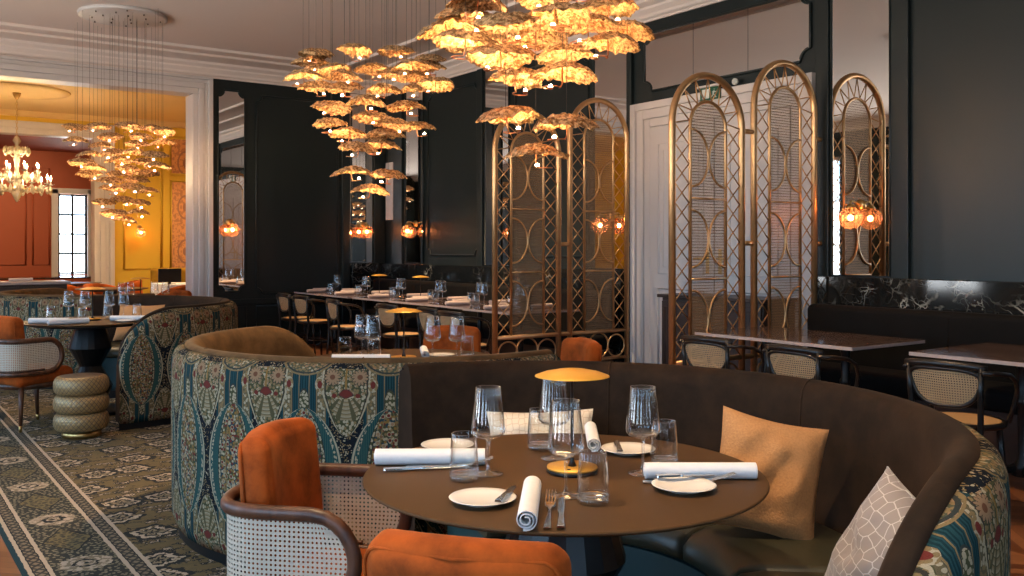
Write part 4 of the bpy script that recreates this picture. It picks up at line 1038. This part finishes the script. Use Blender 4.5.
def plate(label,x,y,z=.75,g='bread plates'): return ware(PLATE,'bread_plate',label,'plate',x,y,z,g)
def cutlery(kind,mat,L):
    h=MB(); 
    def strip_(pts,t=.0028,zf=None):
        up=[(x,w) for x,w in pts]; poly=[(x,w) for x,w in up]+[(x,-w) for x,w in reversed(up)]
        return poly
    zc=lambda x:.003+ (.012*((x-.12)/.09)**2 if kind=='fork' and x>.12 else .0)
    def slab(pts,t):
        vs=[];fs=[];n=len(pts)
        for x,c,w in pts:
            z=zc(x)*1.0; vs+= [(x,c-w,z),(x,c+w,z),(x,c+w*.8,z+t),(x,c-w*.8,z+t)]
        for i in range(n-1):
            a=i*4;b=a+4
            for k in range(4): fs.append((a+k,a+(k+1)%4,b+(k+1)%4,b+k))
        fs.append((3,2,1,0)); fs.append(tuple((n-1)*4+k for k in range(4))); h.add(vs,fs,False)
    s=L/.20
    if kind=='fork':
        slab([(0,0,.0075),(.004*s,0,.009),(.03*s,0,.0078),(.075*s,0,.0045),(.115*s,0,.0032),(.128*s,0,.006),(.138*s,0,.0125),(.152*s,0,.0130)],.003)
        for k in range(4):
            c=-.0102+.0068*k; slab([(.150*s,c,.0026),(.175*s,c,.0022),(.200*s,c,.0012)],.0024)
    elif kind=='knife':
        slab([(0,0,.0085),(.004*s,0,.0098),(.04*s,0,.0085),(.082*s,0,.0065),(.088*s,0,.0082),(.092*s,0,.0062)],.0055)
        slab([(.092*s,0,.006),(.11*s,.001,.0085),(.17*s,.001,.0090),(.190*s,.000,.007),(.200*s,-.004,.0015)],.0018)
    o=h.build(kind,mat,None,bevel=.0008); return o
FORK=cutlery('fork',M['steel'],.235); KNIFE=cutlery('knife',M['steel'],.24); BUTTER=cutlery('knife',M['steel'],.15)
def cut(p,name,label,x,y,rz,z=.7515,tilt=0,g='cutlery'):
    o=p.copy(); o.name=name; COL.objects.link(o); o.location=(x,y,z); o.rotation_euler=(0,R_(tilt),R_(rz)); return tag(o,label,name.split('_')[-1],g)
# --- table A
wine('wine glass left of the lamp on the front table, beside the left napkin roll',1.363,2.025)
wine('wine glass right before the lamp on the front table, above the fork and knife',1.394,1.7395)
wine('wine glass half hidden behind the front table\'s lamp pole',1.615,2.068)
wine('wine glass right of the lamp on the front table, behind the right napkin roll',1.696,1.7933)
tumb('water tumbler standing before the left napkin roll on the front table',1.279,2.012)
tumb('nearest water tumbler, right of the upright fork and knife',1.407,1.655)
tumb('water tumbler in front of the pale honeycomb cushion on the front table',1.653,2.1833)
tumb('water tumbler behind the right wine glass on the front table',1.816,1.836)
napkin('white napkin roll pointing at us at the near side of the front table',1.245,1.685,51)
napkin('white napkin roll lying crosswise at the left of the front table',1.293,2.207,-34.5)
napkin('white napkin roll lying crosswise at the right of the front table',1.779,1.671,-35.5,s=.95)
napkin('white napkin roll pointing away, right of the lamp on the front table',1.840,2.170,52,s=.9)
plate('small cream plate with a knife at the near left of the front table',1.202,1.8092)
plate('small cream plate with a knife at the back right of the front table',1.838,2.005)
plate('small cream plate before the right napkin roll on the front table',1.668,1.619)
plate('small cream plate tucked behind the left napkin roll',1.44,2.355)
cut(FORK,'table_fork','fork lying beside the near napkin roll on the front table',1.192,1.550,50)
cut(KNIFE,'table_knife','knife lying right of the fork beside the near napkin roll',1.216,1.534,51)
cut(BUTTER,'butter_knife','small knife resting on the rim of the near left cream plate',1.193,1.7325,40,.765,0)
cut(BUTTER,'butter_knife','small knife resting on the rim of the back right cream plate',1.77,1.965,52,.765,0)
cut(KNIFE,'table_knife','knife lying along the front of the left napkin roll',1.150,2.205,-24)
cut(FORK,'table_fork','fork beside the knife along the left napkin roll',1.215,2.200,-28)
cut(FORK,'table_fork','fork lying between the right napkin roll and its cream plate',1.624,1.719,-34)
cut(BUTTER,'butter_knife','small knife laid across the back rim of the right cream plate',1.647,1.693,-28,.7655)
# --- table B
wine('wine glass standing alone at the left of the second round table',2.278,4.618)
wine('wine glass before the lamp on the second round table',2.53,4.29)
wine('wine glass before the orange chair back on the second round table',2.628,4.202)
wine('wine glass left of the lamp pole on the second round table',2.30,4.53)
tumb('water tumbler left of the lone wine glass on the second table',2.143,4.547)
tumb('water tumbler left of the lamp base on the second table',2.22,4.36)
tumb('water tumbler right of the wine glass before the orange chair back',2.70,4.215)
napkin('pale napkin roll seen end on, right of the lamp on the second table',2.56,4.43,62)
napkin('pale napkin roll lying at the left side of the second table',2.15,4.37,-35)
plate('small plate before the orange chair back on the second table',2.62,4.36)
# --- table C
wine('leftmost wine glass on the table behind the quilted pouf',1.50,8.55)
wine('second wine glass from the left on the table behind the pouf',1.62,8.52)
wine('third wine glass from the left, right of the lamp pole on the pouf table',1.80,8.45)
wine('rightmost wine glass on the table behind the quilted pouf',1.90,8.38)
tumb('water tumbler behind the left napkins on the table behind the pouf',1.33,8.33)
tumb('water tumbler just left of the lamp base on the table behind the pouf',1.50,7.98)
tumb('water tumbler just right of the lamp base on the table behind the pouf',1.74,8.22)
tumb('rightmost water tumbler on the table behind the pouf, by the pale cushion',1.97,8.22)
napkin('white napkin roll lying crosswise at the left of the table behind the pouf',1.27,8.05,-32)
napkin('white napkin roll slanting towards the tumbler on the table behind the pouf',1.38,7.88,10)
napkin('white napkin roll at the right of the table behind the pouf',1.85,7.96,-30)
plate('small plate under the right napkin roll on the table behind the pouf',1.80,7.87)
# --- table D
for i,(x,y,l) in enumerate(((2.34,10.42,'leftmost'),(2.42,10.38,'second from left'),(2.66,10.36,'third from left'),(2.76,10.30,'rightmost'))):
    wine(l+' wine glass showing above the dark rim of the left booth',x,y)
# --- wall tables
near=['in the far corner','on the second wall table','on the third wall table','on the fourth wall table','on the fifth wall table','on the wall table behind the farther screen']
for i,(x,y) in enumerate(wt):
    n=near[i]
    wine('wine glass farther from us, '+n,x+.06,y+.10); wine('wine glass nearer to us, '+n,x+.02,y-.05)
    tumb('water tumbler farther from us, '+n,x-.03,y+.13); tumb('water tumbler nearer to us, '+n,x-.06,y-.02)
    napkin('blush napkin roll near the aisle edge, '+n,x-.27,y+.02,12-4*i,proto=npP)
    napkin('blush napkin roll by the bench side, '+n,x+.22,y-.05,-8+3*i,proto=npP)
    napkin('blush napkin roll across the far end, '+n,x-.05,y+.30,4*i-6,proto=npP)
for o in (npW,npP,FORK,KNIFE,BUTTER): bpy.data.objects.remove(o)

# ================================================================== CUSHIONS
def pillow(label,loc,rot,w,h,th,mat,seed=0,parts=True):
    t=thing('cushion',label,'cushion',loc); t.rotation_euler=[R_(a) for a in rot]
    o=Vector((seed*5.3,seed*2.1,0)); n=30
    def shape(a,b,sg):
        ea=abs(a); eb=abs(b)
        pin=1-.085*(1-b*b)*ea**3; pib=1-.085*(1-a*a)*eb**3
        x=a*w/2*pin; z=b*h/2*pib
        y=sg*th/2*(max(0,(1-a**2))**.50)*(max(0,(1-b**2))**.50)
        if ea<1 and eb<1:
            crease=.5*(1-ea)*(1-eb); y+=sg*.030*noise.noise(Vector((a*2.3,b*2.3,sg))+o)*min(1,crease*4)+sg*.010*noise.noise(Vector((a*6,b*5,sg*2))+o)*min(1,crease*4)
        return (x,y,z)
    for sg,nm in ((-1,'front_cover'),(1,'back_cover')):
        MB().grid(lambda u,v,sg=sg:shape(math.sin((u-.5)*PI),math.sin((v-.5)*PI),sg),n,n).build(nm,mat,t)
    e=[shape(-1+2*i/12,-1,1) for i in range(12)]+[shape(1,-1+2*i/12,1) for i in range(12)]+[shape(1-2*i/12,1,1) for i in range(12)]+[shape(-1,1-2*i/12,1) for i in range(12)]
    MB().tube(e,.0032,5,closed=True).build('edge_seam',mat,t)
    return t
pillow('tan boucle cushion leaning on the dark booth back, right of the front table',(2.29,1.872,.645),(-20,12,-42),.325,.36,.15,M['tanpil'],1)
pillow('silver grey hexagon patterned cushion at the lower right corner of the booth',(2.01,1.265,.575),(-18,20,-112),.36,.36,.20,M['silver'],2)
pillow('pale honeycomb cushion showing behind the glasses of the front table',(2.10,2.77,.615),(-18,-2,-38),.40,.24,.12,M['creampil'],3)
pillow('tan cushion on the far seat of the left booth, behind the pouf table',(2.15,8.90,.66),(-18,0,-48),.46,.34,.15,M['tanpil'],4)
pillow('silver grey cushion on the left booth seat, right of the black table base',(2.12,7.65,.635),(-20,8,-10),.40,.36,.15,M['silver'],5)

# ================================================================== SIDEBOARD, YELLOW ROOM FURNITURE
t=thing('sideboard','long dark sideboard with a pale top and brass knobs in the yellow room doorway','sideboard',(.75,13.15,0))
MB().box((0,0,.47),(3.0,.46,.84)).build('sideboard_body',M['dwood'],t,bevel=.004); MB().box((0,0,.905),(3.08,.52,.035)).build('sideboard_top',M['stoneedge'],t,bevel=.006,label='pale stone top'); MB().box((0,0,.03),(2.9,.40,.06)).build('plinth',M['black'],t)
for k in range(6):
    d=MB().box((-1.25+.5*k,-.238,.47),(.485,.018,.78)).build('sideboard_door',M['dwood'],t,bevel=.003)
    MB().lathe([(0,0),(.008,0),(.008,.012),(.02,.02),(.02,.03),(0,.034)],14).build('knob',M['brass'],d,label='round brass knob')
    kb=d.children[0]; kb.location=(-1.25+.5*k+(.19 if k%2==0 else -.19),-.247,.78); kb.rotation_euler=(R_(90),0,0)
npS=napkin_mesh(M['linenpink'],.27)
for i,x in enumerate((.18,1.22,1.75)):
    napkin(['folded blush napkin on the sideboard at the left edge','folded blush napkin in the middle of the sideboard top','folded blush napkin at the right end of the sideboard top'][i],x,13.12,4,.9225,npS)
bpy.data.objects.remove(npS)
def tub(label,loc,rz):
    t=thing('tub_chair',label,'chair',loc,R_(rz))
    def shell(u,v):
        a=R_(70)+R_(220)*u; r=.30-.02*v; e=abs(u-.5)*2; h=.78-.16*e**2.5
        return (r*math.cos(a),r*math.sin(a),.36+(h-.36)*v)
    MB().grid(shell,30,6).build('tub_back',M['orange'],t,solid=.07,bevel=.0)
    MB().lathe([(0,.33),(.25,.33),(.28,.36),(.28,.42),(.25,.455),(0,.47)],30).build('seat',M['orange'],t)
    for k in range(4):
        a=PI/4+k*PI/2; MB().tube([(.19*math.cos(a),.19*math.sin(a),.34),(.24*math.cos(a),.24*math.sin(a),0)],[.018,.011],8).build('leg',M['walnut'],t)
    return t
u0=tub('rust tub chair in the yellow room, right of the sideboard end',(2.55,14.25,0),20)
def dt(label,x,y,rz): 
    c=dup(u0,label,(x,y,0)); c.rotation_euler=(0,0,R_(rz)); return c
dt('rust tub chair in the yellow room by the white inner column',3.86,17.1,180)
dt('orange tub chair in the yellow room, below the dark monitor',3.95,14.65,150)
dt('rust tub chair in the yellow room behind the far lamp shade',3.25,15.55,-60)
dt('rust tub chair in the yellow room half hidden by the sideboard end',2.95,16.6,20)
y1=make_round_table('round table of the yellow room among the rust tub chairs',(3.15,14.6,0),.50); dup(y1,'round table of the yellow room next to the inner white column',(3.05,17.25,0))
t=make_square_table('pale clothed table before the mustard sofa in the yellow room',(4.55,15.6,0),.9,.9)
MB().box((0,0,.6),(.96,.96,.325)).build('table_cloth',M['linen'],t,bevel=.01)
t=thing('monitor','black monitor standing on the pale table in the yellow room','monitor',(4.18,15.35,.7625)); MB().box((0,0,.14),(.36,.025,.22)).build('screen',M['screenblack'],t,bevel=.006); MB().box((0,.01,.005),(.16,.12,.01)).box((0,.012,.03),(.04,.02,.06)).build('stand',M['black'],t)
t=thing('sofa','mustard sofa along the wallpaper in the yellow room','sofa',(5.35,17.75,0)); MB().rbox((0,.22,.66),(1.6,.18,.62),.07,5).build('sofa_back',M['mustard'] if 'mustard' in M else velvet('mustard velvet',(.36,.20,.02),.25,6,.4),t); MB().rbox((0,-.05,.40),(1.6,.6,.20),.06,5).build('sofa_seat',bpy.data.materials['mustard velvet'],t); MB().box((0,-.02,.15),(1.5,.5,.30)).build('sofa_base',M['dwood'],t)
t=thing('long_table','long bare table in the red room under the window light','table',(3.3,21.0,0)); MB().box((0,0,.735),(2.6,.9,.035)).build('table_top',M['stone'],t,bevel=.005)
for x in (-1.1,1.1):
    for y in (-.35,.35): MB().tube([(x,y,.72),(x*1.03,y*1.05,0)],[.03,.02],8).build('leg',M['black'],t)

# crystal chandelier in the yellow room
def crystal():
    t=thing('crystal_chandelier','crystal chandelier with candle lights in the yellow room, at the upper left edge','chandelier',(2.08,16.0,0))
    zt=2.95
    MB().lathe([(0,ZC),(.75,ZC),(.74,ZC-.02),(.60,ZC-.03),(.58,ZC-.02),(.1,ZC-.035),(0,ZC-.035)],48).build('ceiling_rose',M['ochre'],t)
    MB().lathe([(0,ZC-.03),(.06,ZC-.035),(.05,ZC-.08),(.015,ZC-.14),(0,ZC-.14)],20).build('canopy',M['brass'],t)
    for k in range(14):
        z=ZC-.15-k*.047; MB().tube([((.012 if k%2 else 0)*math.cos(a),(0 if k%2 else .012)*math.cos(a),z+.026*math.sin(a)) for a in [2*PI*i/10 for i in range(10)]],.0045,5,closed=True).build('chain_link',M['brass'],t)
    MB().lathe([(0,3.06),(.03,3.05),(.06,2.98),(.03,2.93),(.025,2.80),(.05,2.70),(.03,2.62),(.03,2.45),(.07,2.36),(.04,2.28),(.09,2.20),(.05,2.12),(.02,2.06),(0,2.04)],20).build('stem',M['crystal'],t)
    drops=lambda x,y,z,s: MB().lathe([(0,.03*s),(.006*s,.022*s),(.017*s,-.012*s),(.012*s,-.028*s),(0,-.04*s)],8,(x,y,z),False)
    for tier,(n,r,z,rise) in enumerate(((10,.47,2.26,.05),(8,.31,2.44,.06),(6,.17,2.78,.12))):
        for k in range(n):
            a=2*PI*k/n+.2*tier; c,s_=math.cos(a),math.sin(a)
            pth=[(r*f*c,r*f*s_,z+.02*math.sin(f*PI)*-3+rise*f*f) for f in [i/9 for i in range(1,10)]]
            arm=MB().tube([(.03*c,.03*s_,z)]+pth,.010 if tier<2 else .007,6).build('arm',M['crystal'],t)
            x,y,zz=pth[-1]
            if tier<2:
                MB().lathe([(0,0),(.018,.004),(.045,.016),(.048,.022),(.02,.016),(0,.014)],14,(x,y,zz)).build('drip_pan',M['crystal'],arm)
                MB().lathe([(0,.012),(.011,.012),(.011,.085),(0,.085)],10,(x,y,zz)).build('candle_tube',M['white'],arm)
                MB().lathe([(0,.085),(.010,.095),(.014,.112),(.006,.14),(0,.155)],10,(x,y,zz)).build('candle_bulb',M['candle'],arm)
            for q in range(5):
                b=a+(q-2)*.16; rr=r*(1.0,.55,1.0,.78,.66)[q]; drops(rr*math.cos(b),rr*math.sin(b),zz-.055-.03*(q==2),1.7).build('crystal_drop',M['crystal'],arm)
    MB().tube([(.30*math.cos(2*PI*i/30),.30*math.sin(2*PI*i/30),2.24) for i in range(30)],.008,6,closed=True).build('hoop',M['brass'],t)
crystal()

# everything that stands on the carpet sits on its pile
for o in bpy.data.objects:
    if o.parent is None and o.get('category') in ('booth','table','armchair','pouf','wine glass','tumbler','napkin','plate','fork','knife','table lamp','cushion') and o.location.x<3.45 and .1<o.location.x and o.location.y<12: o.location.z+=.0031

# ================================================================== LIGHT AND CAMERA
def spot(x,y,z,tx,ty,tz,power,angle=60,blend=.6,col=(1,.68,.38),r=.04):
    L=bpy.data.lights.new('ceiling spot','SPOT'); L.energy=power; L.color=col; L.spot_size=R_(angle); L.spot_blend=blend; L.shadow_soft_size=r
    o=bpy.data.objects.new('ceiling_spot',L); COL.objects.link(o); o.location=(x,y,z)
    o.rotation_euler=(Vector((tx,ty,tz))-Vector((x,y,z))).to_track_quat('-Z','Y').to_euler()
def point(x,y,z,power,col=(1,.62,.30),r=.05):
    L=bpy.data.lights.new('lamp','POINT'); L.energy=power; L.color=col; L.shadow_soft_size=r
    o=bpy.data.objects.new('lamp_light',L); COL.objects.link(o); o.location=(x,y,z)
spot(.5,2.3,3.70,1.35,2.05,.75,150,50)
spot(1.25,1.3,3.70,2.2,1.8,.7,70,46); spot(2.9,4.6,3.70,1.9,4.75,.75,150,50)
spot(1.0,9.5,3.70,1.6,7.9,.75,110,60)
spot(4.4,10.2,3.70,5.3,9.9,.75,260,70)
spot(4.2,8.2,3.70,5.3,8.0,.75,260,70)
spot(3.6,3.4,3.70,4.75,3.4,.75,170,70)
for x,y,p in ((.5,14.5,190),(3.6,14.8,200),(2.2,17.2,160),(5.2,16.8,150)): spot(x,y,3.70,x,y,0,p,120,.9,(1,.72,.40),.15)
spot(1.0,20.5,3.55,1.4,24,1.6,160,90,.8); spot(3.0,20.5,3.55,3.0,24,1.6,130,90,.8)

cam=bpy.data.cameras.new('camera'); co=bpy.data.objects.new('camera',cam); COL.objects.link(co)
co.location=(0,0,1.3462); co.rotation_euler=(R_(90),0,-R_(35.4047)); cam.sensor_width=36; cam.lens=36*931.46/1024; cam.shift_y=-(288-247.76)/1024; cam.clip_start=.05; cam.clip_end=100
sc.camera=co
sc.view_settings.view_transform='Standard'; sc.view_settings.look='None'; sc.view_settings.gamma=1; sc.view_settings.use_curve_mapping=False; sc.view_settings.exposure=0.95
sc.cycles.max_bounces=10; sc.cycles.diffuse_bounces=4; sc.cycles.glossy_bounces=5; sc.cycles.transparent_max_bounces=24; sc.cycles.transmission_bounces=6
sc.cycles.sample_clamp_indirect=6.0; sc.cycles.sample_clamp_direct=40.0; sc.cycles.use_light_tree=True
sc.cycles.caustics_reflective=False; sc.cycles.caustics_refractive=False
